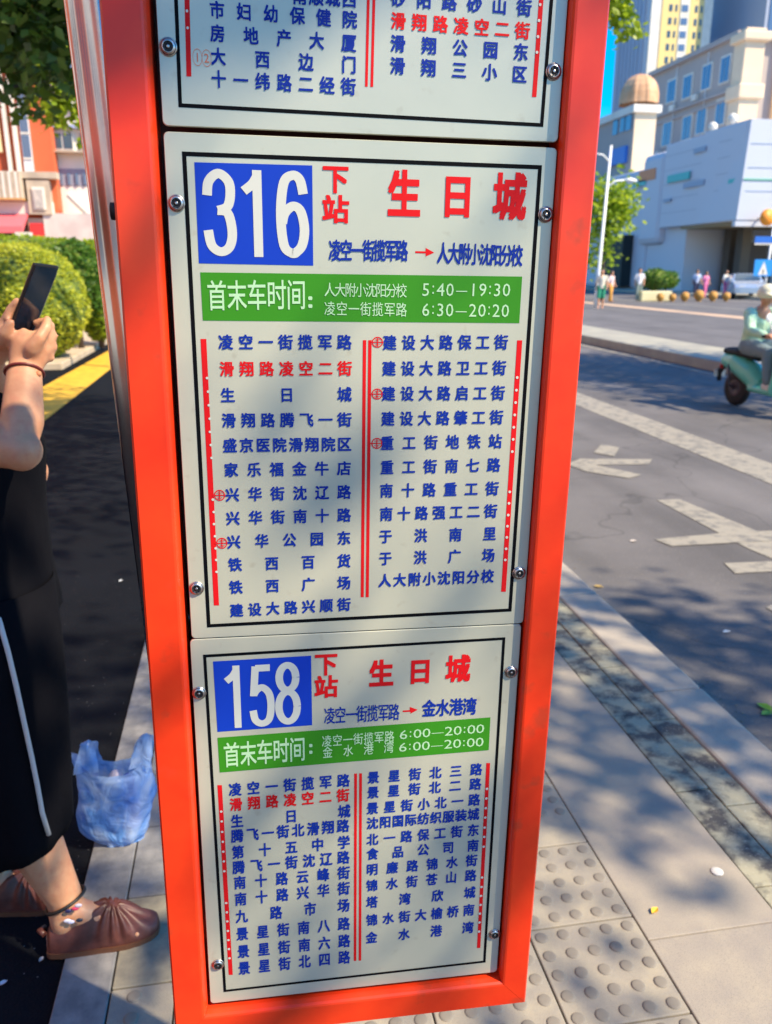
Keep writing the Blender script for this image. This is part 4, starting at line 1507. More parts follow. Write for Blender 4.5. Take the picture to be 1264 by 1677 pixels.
# torso, neck, head
tube(bm, [rel((-.62, 1.80, .80)), rel((-.62, 1.80, .95)), rel((-.60, 1.80, 1.08)), rel((-.59, 1.80, 1.22)), rel((-.61, 1.80, 1.33)), rel((-.63, 1.80, 1.39))],
     [.165, .16, .135, .155, .13, .05], seg=20, squash=(Vector((1, 0, 0)), .74))
blob(bm, [rel((-.635, 1.80, 1.35)), rel((-.655, 1.80, 1.44))], [.05, .047])
bmesh.ops.create_icosphere(bm, subdivisions=3, radius=1, matrix=Matrix.Translation(rel((-.665, 1.80, 1.535))) @ Matrix.Diagonal((.088, .072, .108, 1)))
blob(bm, [rel((-.585, 1.80, 1.545)), rel((-.568, 1.80, 1.522))], [.008, .012])
blob(bm, [rel((-.66, 1.728, 1.53)), rel((-.66, 1.722, 1.51))], [.014, .010])
blob(bm, [rel((-.66, 1.872, 1.53)), rel((-.66, 1.878, 1.51))], [.014, .010])
# near arm
sh, el, wr = Vector((-.60, 1.63, 1.315)), Vector(W(34, 738, 1.57)), Vector(W(40, 608, 1.675))
blob(bm, [rel(sh), rel(sh.lerp(el, .5)), rel(el), rel(el.lerp(wr, .35)), rel(wr)], [.056, .050, .041, .040, .0325])
pc = Vector(W(50, 566, 1.682))
tube(bm, [rel(wr), rel(wr.lerp(pc, .5)), rel(pc), rel(Vector(W(60, 548, 1.685)))], [.030, .036, .038, .030], seg=14, squash=(Vector((0, 1, 0)), .62))
for (a, b, c_, d) in (((72, 541, 1.68), (82, 533, 1.70), (76, 526, 1.722), (58, 528, 1.726)), ((75, 556, 1.68), (87, 550, 1.70), (80, 543, 1.726), (58, 545, 1.73)),
                      ((75, 572, 1.68), (87, 568, 1.70), (80, 562, 1.726), (60, 562, 1.73)), ((69, 588, 1.68), (82, 586, 1.697), (76, 580, 1.718), (60, 578, 1.722))):
    r_ = .0105
    blob(bm, [rel(pc), rel(W(*a)), rel(W(*b)), rel(W(*c_)), rel(W(*d))], [.012, r_ * 1.12, r_, r_ * .9, r_ * .8], seg=10)
blob(bm, [rel(W(52, 572, 1.66)), rel(W(66, 552, 1.655)), rel(W(76, 536, 1.665)), rel(W(77, 523, 1.68))], [.016, .0125, .011, .0095], seg=10)
# far arm
sh2, el2, wr2 = Vector((-.61, 1.97, 1.315)), Vector((-.50, 1.93, 1.15)), Vector(W(-22, 592, 1.74))
blob(bm, [rel(sh2), rel(sh2.lerp(el2, .5)), rel(el2), rel(el2.lerp(wr2, .35)), rel(wr2)], [.056, .050, .043, .042, .031])
pc2 = Vector(W(-8, 556, 1.72))
tube(bm, [rel(wr2), rel(wr2.lerp(pc2, .5)), rel(pc2), rel(Vector(W(2, 530, 1.71)))], [.030, .036, .040, .032], seg=14, squash=(Vector((0, 1, 0)), .62))
for (a, b, c_) in (((8, 528, 1.70), (17, 508, 1.695), (30, 492, 1.69)), ((12, 540, 1.70), (20, 527, 1.71), (32, 520, 1.72)), ((12, 552, 1.70), (20, 545, 1.71), (32, 540, 1.72)), ((10, 565, 1.70), (18, 560, 1.71), (28, 556, 1.72))):
    blob(bm, [rel(pc2), rel(W(*a)), rel(W(*b)), rel(W(*c_))], [.012, .0115, .0105, .0088], seg=10)
blob(bm, [rel(W(-4, 560, 1.69)), rel(W(8, 545, 1.675)), rel(W(17, 528, 1.672))], [.015, .012, .0095], seg=10)
# legs and feet
hp, tp = G(80, 1556, 0), G(262, 1522, 0)


def ft(s, z, off=0.0):
    """point on the axis of the near foot"""
    q_ = hp.lerp(tp, s)
    return rel((q_.x, q_.y + .006 + off, z))


kn, an = Vector((-.60, 1.76, .50)), Vector(W(106, 1472, 1.72))
cf = Vector(W(60, 1385, 1.715))
blob(bm, [rel((-.61, 1.75, .85)), rel(kn), rel(cf), rel(cf.lerp(an, .6)), rel(an), ft(.16, .075)], [.085, .058, .060, .049, .042, .034])
blob(bm, [rel(an - Vector((0, 0, .03))), ft(.36, .082), ft(.58, .055), ft(.80, .03)], [.037, .031, .027, .018])
blob(bm, [ft(.12, .045), ft(.4, .04)], [.026, .027])
blob(bm, [rel((-.64, 1.85, .85)), rel((-.70, 1.87, .50)), rel((-.725, 1.90, .28)), rel((-.715, 1.905, .10)), rel((-.725, 1.90, .05))], [.085, .058, .055, .040, .034])
blob(bm, [rel((-.715, 1.905, .07)), rel((-.64, 1.90, .05)), rel((-.57, 1.89, .03))], [.036, .032, .020])
body = obj('body', fuse(bm, .0055, 7), M['skin'], wm)
# hair
bm = bmesh.new()
bmesh.ops.create_icosphere(bm, subdivisions=3, radius=1, matrix=Matrix.Translation(rel((-.685, 1.80, 1.555))) @ Matrix.Diagonal((.090, .083, .108, 1)))
tube(bm, [rel((-.72, 1.80, 1.55)), rel((-.745, 1.80, 1.42)), rel((-.74, 1.80, 1.25)), rel((-.73, 1.80, 1.15))], [.07, .065, .05, .015], seg=16)
obj('hair', fuse(bm, .012, 4), M['hair'], wm)
for sy_ in (-.028, .028):
    bm = bmesh.new()
    bmesh.ops.create_icosphere(bm, subdivisions=2, radius=.009, matrix=Matrix.Translation(rel((-.588, 1.80 + sy_, 1.552))))
    obj('eye', bm, M['hair'], wm)
# black sleeveless top
bm = bmesh.new()
top_pts = [rel((-.60, 1.80, .86)), rel((-.60, 1.80, 1.00)), rel((-.58, 1.80, 1.12)), rel((-.575, 1.80, 1.22)), rel((-.60, 1.80, 1.325)), rel((-.62, 1.80, 1.36))]
tube(bm, top_pts, [.205, .19, .172, .180, .150, .08], seg=32, squash=(Vector((1, 0, 0)), .80))
for v in bm.verts:
    v.co += (v.co - Vector((0, 0, v.co.z))).normalized() * .008 * noise.noise(v.co * 9)
obj('top', fuse(bm, .01, 3), M['cloth_black'], wm)
# wide trousers, each leg falling to a loose hem
leg_pts = [Vector((-.59, 1.76, .95)), Vector((-.585, 1.74, .80)), Vector((-.575, 1.735, .60)), Vector((-.572, 1.73, .45)), Vector((-.568, 1.725, .36)), Vector((-.57, 1.72, .305))]
leg_rad = [.150, .150, .132, .118, .108, .100]
bm = bmesh.new()
SEG = 48
rings = []
for i, (p, r) in enumerate(zip(leg_pts, leg_rad)):
    ring = []
    for k in range(SEG):
        t = 2 * math.pi * k / SEG
        fold = 1 + (.05 * math.sin(5 * t + 1.1) + .03 * math.sin(9 * t + i * .25)) * (i / 5)
        q = rel(p) + Vector((math.cos(t) * r * fold, math.sin(t) * r * fold, 0))
        if i == 5:
            q.z += .030 * math.cos(t) + .006 * math.sin(3 * t)
        ring.append(bm.verts.new(q))
    rings.append(ring)
for i in range(5):
    for k in range(SEG):
        f = bm.faces.new((rings[i][k], rings[i][(k + 1) % SEG], rings[i + 1][(k + 1) % SEG], rings[i + 1][k]))
        f.smooth = True
trs = obj('trousers', bm, M['cloth_black'], wm)
md = trs.modifiers.new('thick', 'SOLIDIFY')
md.thickness = .003
bm = bmesh.new()
tube(bm, [rel(p) for p in (Vector((-.65, 1.85, .95)), Vector((-.67, 1.86, .7)), Vector((-.70, 1.87, .45)), Vector((-.715, 1.88, .22)))], [.14, .14, .125, .115], seg=32, cap=False)
o2 = obj('trousers', bm, M['cloth_black'], wm)
md = o2.modifiers.new('thick', 'SOLIDIFY')
md.thickness = .003


def on_leg(px, py):
    """first point of a sight line on the near trouser leg"""
    v = ray(px, py)
    t = 1.3
    o_ = Vector((0, 0, H))
    while t < 2.6:
        p = o_ + v * t
        for i in range(5):
            a, b = leg_pts[i], leg_pts[i + 1]
            if b.z <= p.z <= a.z:
                k = (a.z - p.z) / (a.z - b.z)
                c_ = a.lerp(b, k)
                r = leg_rad[i] * (1 - k) + leg_rad[i + 1] * k
                if (p.xy - c_.xy).length < r * 1.07:
                    return p
        t += .002
    return o_ + v * 1.85


pp = [on_leg(a, b) for a, b in ((-30, 930), (-14, 975), (0, 1020), (14, 1070), (27, 1125), (40, 1185), (52, 1240), (62, 1290), (69, 1330), (80, 1366))]
bm = bmesh.new()
tube(bm, [rel(p) + Vector((0, -.001, 0)) for p in pp], .0055, seg=8)
obj('piping', bm, M['piping'], wm)


def shoe(org, ang, name='shoe'):
    """soft pleated slip-on shoe, heel at org, pointing along ang"""
    L = .262
    S = [(0, .026, .044), (.03, .034, .058), (.12, .040, .066), (.25, .043, .082), (.38, .046, .098), (.50, .048, .100), (.58, .051, .100), (.70, .052, .078), (.82, .048, .052), (.92, .040, .034), (.985, .024, .026), (1.0, .008, .016)]
    N_ = 96
    vv, ff = [], []
    for s, hw, h in S:
        pass
    M_ = 90
    for i in range(M_ + 1):
        s = i / M_
        for j in range(len(S) - 1):
            if S[j][0] <= s <= S[j + 1][0]:
                k = (s - S[j][0]) / (S[j + 1][0] - S[j][0])
                hw = S[j][1] * (1 - k) + S[j + 1][1] * k
                h = S[j][2] * (1 - k) + S[j + 1][2] * k
        for n_ in range(N_):
            t = math.pi * 2 * n_ / N_
            y_ = math.cos(t) * hw
            z_ = max(math.sin(t), -.12) * h * (.92 if math.sin(t) > 0 else 1) + .012
            x_ = s * L
            if z_ > .018:
                kx_, kz = .60 * L, .095
                a_ = math.atan2(y_ if abs(y_) > 1e-5 else 1e-5, x_ - kx_)
                d_ = math.hypot(y_, x_ - kx_)
                amp = .0085 * min(1, d_ / .02) * max(0, 1 - d_ / .13) * min(1, (z_ - .015) / .02)
                wv = math.sin(a_ * 11)
                z_ += amp * wv
                y_ *= 1 + amp * wv * 8
            if s < .47:                              # opening for the foot
                z_ = min(z_, .060 + .105 * s + .014 * max(0, (.1 - s) * 10))
            vv.append((x_, y_, z_))
    for i in range(M_):
        for n_ in range(N_):
            a, b = i * N_ + n_, i * N_ + (n_ + 1) % N_
            ff.append((a, b, b + N_, a + N_))
    ff.append(tuple(range(N_)))
    ff.append(tuple(M_ * N_ + q for q in range(N_)))
    o = obj(name, pydata(vv, ff, True), M['shoe_brown'], wm)
    o.location = rel(org)
    o.rotation_euler = (0, 0, ang)
    bm = bmesh.new()
    q = [bm.verts.new((x_ * L * 1.01 - .002, y_ * 1.06, .0)) for x_, y_ in [(s, hw) for s, hw, h in S] + [(s, -hw) for s, hw, h in reversed(S)]]
    bm.faces.new(q)
    e = bmesh.ops.extrude_face_region(bm, geom=list(bm.faces))
    for v in [g for g in e['geom'] if isinstance(g, bmesh.types.BMVert)]:
        v.co.z += .014
    obj('sole', bm, M['sole'], o)
    bm = bmesh.new()
    tube(bm, [(-.004, -.012, .055), (-.016, 0, .058), (-.004, .012, .055)], .007, seg=8)
    obj('heel_tab', bm, M['shoe_brown'], o)
    bm = bmesh.new()
    blob(bm, [(.80 * L, -.030, .016), (.80 * L, -.041, .028)], [.010, .006])
    obj('toe_skin', bm, M['skin'], o)
    return o


shoe(Vector((hp.x, hp.y + .005, 0)), math.atan2(tp.y - hp.y, tp.x - hp.x) + .02)
shoe(Vector((-.77, 1.90, -.012)), -.05)


def ring(name, c_, r, th, nrm, m, parent, seg=28, wob=0):
    bm = bmesh.new()
    nrm = Vector(nrm).normalized()
    a = nrm.orthogonal().normalized()
    b = nrm.cross(a)
    pts = [Vector(c_) + (a * math.cos(2 * math.pi * k / seg) + b * math.sin(2 * math.pi * k / seg)) * r for k in range(seg)] 
    pts += [pts[0]]
    tube(bm, pts, th, seg=8, cap=False)
    return obj(name, bm, m, parent)


ra = Vector(W(107, 1474, 1.72))
ring('anklet', rel(ra), .0485, .0042, (.42, -.25, -1), M['cord'], wm)
for (px, py, col_) in ((112, 1492, (.02, .02, .08)), (123, 1488, (.55, .05, .12)), (128, 1483, (.50, .45, .55)), (110, 1508, (.62, .62, .72)), (116, 1510, (.55, .55, .7)), (130, 1507, (.02, .03, .05))):
    bm = bmesh.new()
    p = W(px, py, 1.672)
    bmesh.ops.create_icosphere(bm, subdivisions=2, radius=.0068, matrix=Matrix.Translation(rel(p)) @ Matrix.Diagonal((1.3, .5, .8, 1)))
    obj('charm', bm, mat('charm', col_, .4), wm)
ring('bracelet', rel(wr + (el - wr).normalized() * .004), .0345, .0030, (wr - el), M['bracelet'], wm)
bm = bmesh.new()
bmesh.ops.create_icosphere(bm, subdivisions=2, radius=.006, matrix=Matrix.Translation(rel(W(63, 612, 1.655))))
obj('bead', bm, mat('bead', (.55, .22, .10), .35), wm)

# the phone in her hands
c0, c1, c2, c3 = W(55, 432, 1.66), W(95.5, 434, 1.705), W(51, 549, 1.745), W(11, 546, 1.70)
ph = thing('smartphone', 'black smartphone held up in two hands in front of the round bush', 'phone', tuple((c0 + c1 + c2 + c3) / 4))
po = ph.location.copy()
ux_ = ((c1 - c0) + (c2 - c3)).normalized()
uz_ = ((c0 - c3) + (c1 - c2)).normalized()
ux_ = (ux_ - uz_ * ux_.dot(uz_)).normalized()
pw_, phh = ((c1 - c0).length + (c2 - c3).length) / 2, ((c0 - c3).length + (c1 - c2).length) / 2
ph.rotation_euler = Matrix((ux_, uz_.cross(ux_), uz_)).transposed().to_euler()
M['phone_body'] = mat('phone_body', (.012, .012, .014), .3)
M['phone_glass'] = mat('phone_screen', (.010, .022, .040), .06, spec=.8, noise_s=18, col2=(.006, .012, .022))
box('case', -pw_ / 2, pw_ / 2, -.004, .004, -phh / 2, phh / 2, M['phone_body'], ph, bevel=.003)
box('screen', -pw_ / 2 + .0025, pw_ / 2 - .0025, -.0050, -.0038, -phh / 2 + .004, phh / 2 - .004, M['phone_glass'], ph)
M['phone_edge'] = mat('phone_edge', (.35, .34, .33), .3, metal=.8)
box('side_edge', pw_ / 2 - .0004, pw_ / 2 + .0008, -.0032, .0032, -phh / 2 + .012, phh / 2 - .012, M['phone_edge'], ph)

# blue carrier bag
bg_ = G(196, 1388, 0)
bag = thing('plastic_bag', 'translucent blue plastic carrier bag standing on the pavement beside the woman', 'bag', (bg_.x, bg_.y + .045, 0))
mb = bpy.data.materials.new('thin_blue_plastic')
mb.use_nodes = True
nt = mb.node_tree
pb = nt.nodes['Principled BSDF']
pb.inputs['Roughness'].default_value = .22
pb.inputs['Coat Weight'].default_value = .4
tc = nt.nodes.new('ShaderNodeTexCoord')
n_ = nt.nodes.new('ShaderNodeTexNoise')
n_.inputs['Scale'].default_value = 9
n_.inputs['Distortion'].default_value = 1.2
nt.links.new(tc.outputs['Object'], n_.inputs['Vector'])
r_ = nt.nodes.new('ShaderNodeValToRGB')
r_.color_ramp.elements[0].color = (.18, .42, .90, 1)
r_.color_ramp.elements[0].position = .38
r_.color_ramp.elements[1].color = (.66, .80, .98, 1)
r_.color_ramp.elements[1].position = .66
nt.links.new(n_.outputs['Fac'], r_.inputs[0])
nt.links.new(r_.outputs[0], pb.inputs['Base Color'])
tr__ = nt.nodes.new('ShaderNodeBsdfTranslucent')
nt.links.new(r_.outputs[0], tr__.inputs['Color'])
tp_ = nt.nodes.new('ShaderNodeBsdfTransparent')
tp_.inputs['Color'].default_value = (.55, .75, 1, 1)
m1 = nt.nodes.new('ShaderNodeMixShader')
m1.inputs[0].default_value = .35
m2 = nt.nodes.new('ShaderNodeMixShader')
m2.inputs[0].default_value = .26
bp_ = nt.nodes.new('ShaderNodeBump')
bp_.inputs['Strength'].default_value = .55
bp_.inputs['Distance'].default_value = .02
n2_ = nt.nodes.new('ShaderNodeTexNoise')
n2_.inputs['Scale'].default_value = 16
n2_.inputs['Distortion'].default_value = 2.5
nt.links.new(tc.outputs['Object'], n2_.inputs['Vector'])
nt.links.new(n2_.outputs['Fac'], bp_.inputs['Height'])
nt.links.new(bp_.outputs[0], pb.inputs['Normal'])
nt.links.new(pb.outputs[0], m1.inputs[1])
nt.links.new(tr__.outputs[0], m1.inputs[2])
nt.links.new(m1.outputs[0], m2.inputs[1])
nt.links.new(tp_.outputs[0], m2.inputs[2])
nt.links.new(m2.outputs[0], nt.nodes['Material Output'].inputs[0])
SB, RB = 72, 40
vv, ff = [], []
for i in range(RB + 1):
    s = i / RB
    for k in range(SB):
        t = 2 * math.pi * k / SB
        w_ = .101 * (math.sin(min(1, (s + .10) * 3.6) * math.pi / 2) ** .6) * (1 + .10 * math.sin(s * 2.6)) * (1 - .04 * s)
        d_ = .070 * (math.sin(min(1, (s + .10) * 3.6) * math.pi / 2) ** .6) * (1 - .42 * s)
        x_, y_ = math.cos(t) * w_, math.sin(t) * d_
        z_ = s * .265
        nn = Vector((x_ * 11, y_ * 11, z_ * 9))
        cr = noise.noise(nn) * .016 + abs(noise.noise(nn * 2.3 + Vector((3, 1, 2)))) * .014 - .006
        l_ = math.hypot(x_, y_) or 1
        x_ += x_ / l_ * cr
        y_ += y_ / l_ * cr
        if s > .8:                                  # mouth: rises to handles on both sides
            z_ += (s - .8) / .2 * (.035 * abs(math.cos(t)) ** 2 - .03 * abs(math.sin(t)))
        z_ += .010 * noise.noise(nn * 1.5 + Vector((9, 9, 0))) * (1 if i else 0)
        z_ += max(0, -x_) * .08 * (1 - s)
        vv.append((x_ + .012 * s - .01, y_, max(.001, z_)))
for i in range(RB):
    for k in range(SB):
        a, b = i * SB + k, i * SB + (k + 1) % SB
        ff.append((a, b, b + SB, a + SB))
ff.append(tuple(range(SB)))
obj('sack', pydata(vv, ff, True), mb, bag)


def handle(x0_, xt, zt_, wid):
    """strap that rises from the mouth, folds over and comes back"""
    path = []
    for k in range(21):
        t = k / 20
        a = math.pi * t
        path.append(Vector((x0_ + (xt - x0_) * math.sin(a), -.030 + .06 * t, .250 + zt_ * math.sin(a) ** .8)))
    vv, ff = [], []
    for i, p in enumerate(path):
        w2 = wid * (1 - .45 * math.sin(math.pi * i / 20)) * (1 + .2 * noise.noise(p * 40))
        for j in range(5):
            u = (j / 4 - .5) * 2
            vv.append((p.x + u * w2, p.y + .006 * math.cos(u * 4 + i * .6), p.z - abs(u) * .004 + .004 * noise.noise(p * 60 + Vector((j, 0, 0)))))
    for i in range(20):
        for j in range(4):
            a = i * 5 + j
            ff.append((a, a + 1, a + 6, a + 5))
    return obj('handle', pydata(vv, ff, True), mb, bag)


handle(-.070, -.062, .080, .034)
handle(.076, .098, .085, .032)
bm = bmesh.new()
blob(bm, [(-.03, .0, .08), (-.01, .0, .14), (.0, .01, .20)], [.045, .045, .022])
obj('paper_packet', fuse(bm, .008, 2), mat('packet', (.62, .55, .60), .6, noise_s=12, col2=(.45, .42, .55)), bag)
bm = bmesh.new()
blob(bm, [(.03, .0, .06), (.035, -.005, .12), (.035, -.01, .20)], [.034, .03, .02])
obj('blue_packet', fuse(bm, .008, 2), mat('packet_blue', (.02, .06, .50), .4), bag)


# a plain standing or walking figure for the far street
def walker(label, px, py, zf, top_c, low_c, hgt=1.68, short=False, hair_c=(.012, .010, .010), pink=None, stride=.12, seed=0, Y=None):
    if Y is None:
        p = G(px, py, zf)
    else:
        p = W(px, py, Y)
    t = thing('person', label, 'person', (p.x, p.y, zf), rotz=random.Random(seed).uniform(-.6, .6))
    k = hgt / 1.68
    bm = bmesh.new()

    def s(*q):
        return Vector(q) * k
    blob(bm, [s(0, 0, .92), s(0, 0, 1.12), s(0, 0, 1.32)], [.115 * k, .11 * k, .12 * k])
    blob(bm, [s(0, 0, 1.40), s(0, 0, 1.48)], [.05 * k, .05 * k])
    bmesh.ops.create_icosphere(bm, subdivisions=2, radius=.1 * k, matrix=Matrix.Translation(s(0, -.01, 1.57)) @ Matrix.Diagonal((.85, .95, 1.15, 1)))
    blob(bm, [s(0, -.105, 1.57), s(0, -.115, 1.55)], [.012 * k, .015 * k])
    for sg_ in (-1, 1):
        blob(bm, [s(.09 * sg_, 0, .90), s(.09 * sg_, -.02 + stride * sg_ * .5, .48), s(.09 * sg_, stride * sg_, .09)], [.085 * k, .058 * k, .04 * k])
        blob(bm, [s(.09 * sg_, stride * sg_, .06), s(.09 * sg_, stride * sg_ - .16, .03)], [.04 * k, .03 * k])
        blob(bm, [s(.18 * sg_, 0, 1.36), s(.23 * sg_, .02 - stride * .4 * sg_, 1.10), s(.22 * sg_, -.08 - stride * .6 * sg_, .88)], [.05 * k, .04 * k, .03 * k])
        blob(bm, [s(.22 * sg_, -.08 - stride * .6 * sg_, .88), s(.22 * sg_, -.10 - stride * .6 * sg_, .80)], [.035 * k, .025 * k])
    obj('body', fuse(bm, .02, 3), M['skin'], t)
    bm = bmesh.new()
    tube(bm, [s(0, 0, .86), s(0, 0, 1.05), s(0, 0, 1.30), s(0, 0, 1.43)], [.165 * k, .15 * k, .165 * k, .075 * k], seg=16, squash=(Vector((0, 1, 0)), .8))
    for sg_ in (-1, 1):
        blob(bm, [s(.17 * sg_, 0, 1.37), s(.235 * sg_, .01, 1.15)], [.065 * k, .06 * k])
    obj('shirt', fuse(bm, .02, 3), mat('shirt', top_c, .8), t)
    bm = bmesh.new()
    for sg_ in (-1, 1):
        pts = [s(.07 * sg_, 0, .95), s(.09 * sg_, -.02 + stride * sg_ * .5, .50)] + ([] if short else [s(.09 * sg_, stride * sg_, .10)])
        blob(bm, pts, [.115 * k, .085 * k] + ([] if short else [.065 * k]))
    obj('trousers', fuse(bm, .02, 3), mat('trousers', low_c, .8), t)
    bm = bmesh.new()
    bmesh.ops.create_icosphere(bm, subdivisions=2, radius=.108 * k, matrix=Matrix.Translation(s(0, .02, 1.60)) @ Matrix.Diagonal((.95, 1, 1.1, 1)))
    obj('hair', bm, mat('hair', hair_c, .5), t)
    return t


walker('person in a cream shirt and green shorts walking beside the red board', 983, 497, -.12, (.72, .66, .52), (.03, .30, .16), 1.70, True, seed=1, Y=35)
walker('person with a pinkish white top and orange trousers right of the lamp post', 999, 490, -.12, (.66, .52, .52), (.72, .34, .06), 1.60, seed=2, Y=42)
walker('person in a bright white shirt walking in front of the blue shaded wall', 1045, 485, -.12, (.80, .80, .82), (.20, .25, .22), 1.72, seed=3, Y=43)
walker('person in a pale blue shirt standing at the dark mall entrance', 1139, 478, -.12, (.50, .60, .80), (.03, .04, .10), 1.66, seed=4, Y=48)
walker('person in a bright pink dress near the mall entrance', 1154, 478, -.12, (.78, .22, .42), (.70, .16, .36), 1.55, seed=5, Y=47)
walker('person in a white top and pink trousers left of the pale car', 1186, 480, -.12, (.70, .72, .68), (.60, .16, .36), 1.62, seed=6, Y=47)


def shrub(px, py, Y, r, label, m='leaf_mid', seed=1):
    p = W(px, py, Y)
    bush('low_shrub', label, Vector((p.x, Y, p.z)), (r, r, r * .8), 900, .22, M[m], seed, z0=-.1)


shrub(1073, 458, 47, .75, 'left low dark shrub at the foot of the shaded mall wall', seed=12)
shrub(1092, 459, 47.5, .6, 'right low dark shrub at the foot of the shaded mall wall', seed=13)

# ------------------------------------------------------------------ scooter and rider
M['teal'] = mat('scooter_teal', (.13, .52, .40), .3, coat=.5)
M['rubber'] = mat('rubber', (.012, .012, .013), .7)
M['grey_plastic'] = mat('grey_plastic', (.06, .05, .06), .5)
SO = G(1199, 664, -.12)
scx, scy = SO.x + .04, SO.y
sc = thing('electric_scooter', 'teal electric scooter coming down the road in the tree shadow', 'scooter', (scx, scy, -.12), rotz=-math.pi / 2 + .10)
# local: +x forward, y lateral, z up
WH_ = bmesh.new()
lathe(WH_, [(.10, -.04, 0), (.19, -.05, 0), (.235, -.035, 0), (.245, 0, 0), (.235, .035, 0), (.19, .05, 0), (.10, .04, 0)], axis='Y', seg=28)
WH_ME = bpy.data.meshes.new('wheel')
WH_.to_mesh(WH_ME)
WH_.free()
WH_ME.materials.append(M['rubber'])
HB = bmesh.new()
lathe(HB, [(.12, -.042), (.11, -.046), (.03, -.055), (.03, .055), (.11, .046), (.12, .042)], axis='Y', seg=20)
HB_ME = bpy.data.meshes.new('hub')
HB.to_mesh(HB_ME)
HB.free()
HB_ME.materials.append(M['grey_plastic'])
for x_ in (0, 1.22):
    w = again('wheel', WH_ME, sc, (x_, 0, .245))
    again('hub', HB_ME, w)
bm = bmesh.new()
tube(bm, [(-.30, 0, .62), (-.05, 0, .60), (.25, 0, .48), (.45, 0, .34)], [.10, .15, .16, .12], seg=20)
tube(bm, [(.35, 0, .30), (.85, 0, .29)], [.15, .15], seg=20, squash=(Vector((0, 0, 1)), .45))
obj('body_shell', fuse(bm, .02, 5), M['teal'], sc)
bm = bmesh.new()
tube(bm, [(-.28, 0, .74), (.05, 0, .75), (.42, 0, .71)], [.10, .145, .12], seg=20, squash=(Vector((0, 0, 1)), .5))
obj('seat', fuse(bm, .02, 4), M['rubber'], sc)
bm = bmesh.new()
tube(bm, [(.82, 0, .28), (.90, 0, .55), (.86, 0, .88), (.84, 0, 1.0)], [.20, .22, .17, .10], seg=20, squash=(Vector((1, 0, 0)), .35))
obj('leg_shield', fuse(bm, .02, 4), M['teal'], sc)
bm = bmesh.new()
tube(bm, [(.98, 0, .50), (1.16, 0, .53), (1.34, 0, .44)], [.07, .085, .06], seg=14)
obj('front_fender', bm, M['teal'], sc)
bm = bmesh.new()
tube(bm, [(.88, 0, .95), (1.12, 0, .48)], [.035, .03], seg=10)
tube(bm, [(.76, -.34, 1.02), (.84, -.15, 1.04), (.84, .15, 1.04), (.76, .34, 1.02)], .018, seg=8)
obj('handlebar', bm, M['rubber'], sc)
bm = bmesh.new()
lathe(bm, [(.02, .0), (.075, .01), (.08, .04), (.06, .06)], center=(.94, 0, .90), axis='X', seg=18)
obj('headlight', bm, M['wall_white'], sc)
bm = bmesh.new()
bmesh.ops.create_icosphere(bm, subdivisions=2, radius=.06, matrix=Matrix.Translation((-.33, 0, .52)) @ Matrix.Diagonal((.5, 1.2, .7, 1)))
obj('tail_light', bm, mat('tail_red', (.55, .03, .02), .3), sc)
bm = bmesh.new()
tube(bm, [(-.30, 0, .56), (-.42, 0, .42), (-.40, 0, .30)], [.05, .04, .03], seg=8)
obj('rear_fender', bm, M['rubber'], sc)
for sg_ in (-1, 1):
    bm = bmesh.new()
    tube(bm, [(.82, .22 * sg_, 1.04), (.80, .28 * sg_, 1.20)], .008, seg=6)
    lathe(bm, [(.05, -.006), (.055, .0), (.05, .006)], center=(.79, .29 * sg_, 1.25), axis='X', seg=16)
    obj('mirror', bm, M['white_metal'], sc)

rd = thing('person', 'scooter rider in a mint green jacket, cream helmet and grey trousers', 'person', (scx, scy, -.12), rotz=-math.pi / 2 + .10)
bm = bmesh.new()
blob(bm, [(.10, 0, .84), (.12, 0, 1.05), (.17, 0, 1.28)], [.13, .12, .13])
blob(bm, [(.19, 0, 1.36), (.22, 0, 1.44)], [.05, .05])
bmesh.ops.create_icosphere(bm, subdivisions=3, radius=.1, matrix=Matrix.Translation((.25, 0, 1.52)) @ Matrix.Diagonal((1, .82, 1.15, 1)))
blob(bm, [(.345, 0, 1.52), (.36, 0, 1.50)], [.012, .015])
for sg_ in (-1, 1):
    blob(bm, [(.14, .09 * sg_, .84), (.56, .13 * sg_, .80), (.60, .12 * sg_, .42)], [.09, .065, .045])
    blob(bm, [(.58, .12 * sg_, .39), (.72, .12 * sg_, .36)], [.042, .032])
    blob(bm, [(.17, .19 * sg_, 1.30), (.34, .27 * sg_, 1.08), (.68, .30 * sg_, 1.04)], [.055, .042, .034])
    tube(bm, [(.68, .30 * sg_, 1.04), (.76, .30 * sg_, 1.045)], [.035, .036], seg=10)
    for f_ in range(4):
        blob(bm, [(.745, (.275 + f_ * .018) * sg_, 1.06), (.79, (.275 + f_ * .018) * sg_, 1.05), (.785, (.275 + f_ * .018) * sg_, 1.015)], [.010, .010, .008], seg=8)
    blob(bm, [(.72, .27 * sg_, 1.03), (.75, .26 * sg_, 1.01)], [.012, .009], seg=8)
obj('body', fuse(bm, .012, 3), M['skin'], rd)
bm = bmesh.new()
tube(bm, [(.08, 0, .80), (.10, 0, .98), (.15, 0, 1.22), (.18, 0, 1.38)], [.19, .175, .185, .08], seg=20, squash=(Vector((1, 0, 0)), .82))
for sg_ in (-1, 1):
    blob(bm, [(.16, .17 * sg_, 1.30), (.33, .27 * sg_, 1.09), (.62, .30 * sg_, 1.05)], [.085, .07, .055])
jm = mat('jacket_mint', (.56, .72, .46), .8, noise_s=5, col2=(.30, .62, .50), bump=.8, bump_s=14, bump_d=.03)
obj('jacket', fuse(bm, .015, 4), jm, rd)
bm = bmesh.new()
for sg_ in (-1, 1):
    blob(bm, [(.10, .08 * sg_, .86), (.56, .13 * sg_, .81), (.60, .12 * sg_, .45)], [.13, .095, .07])
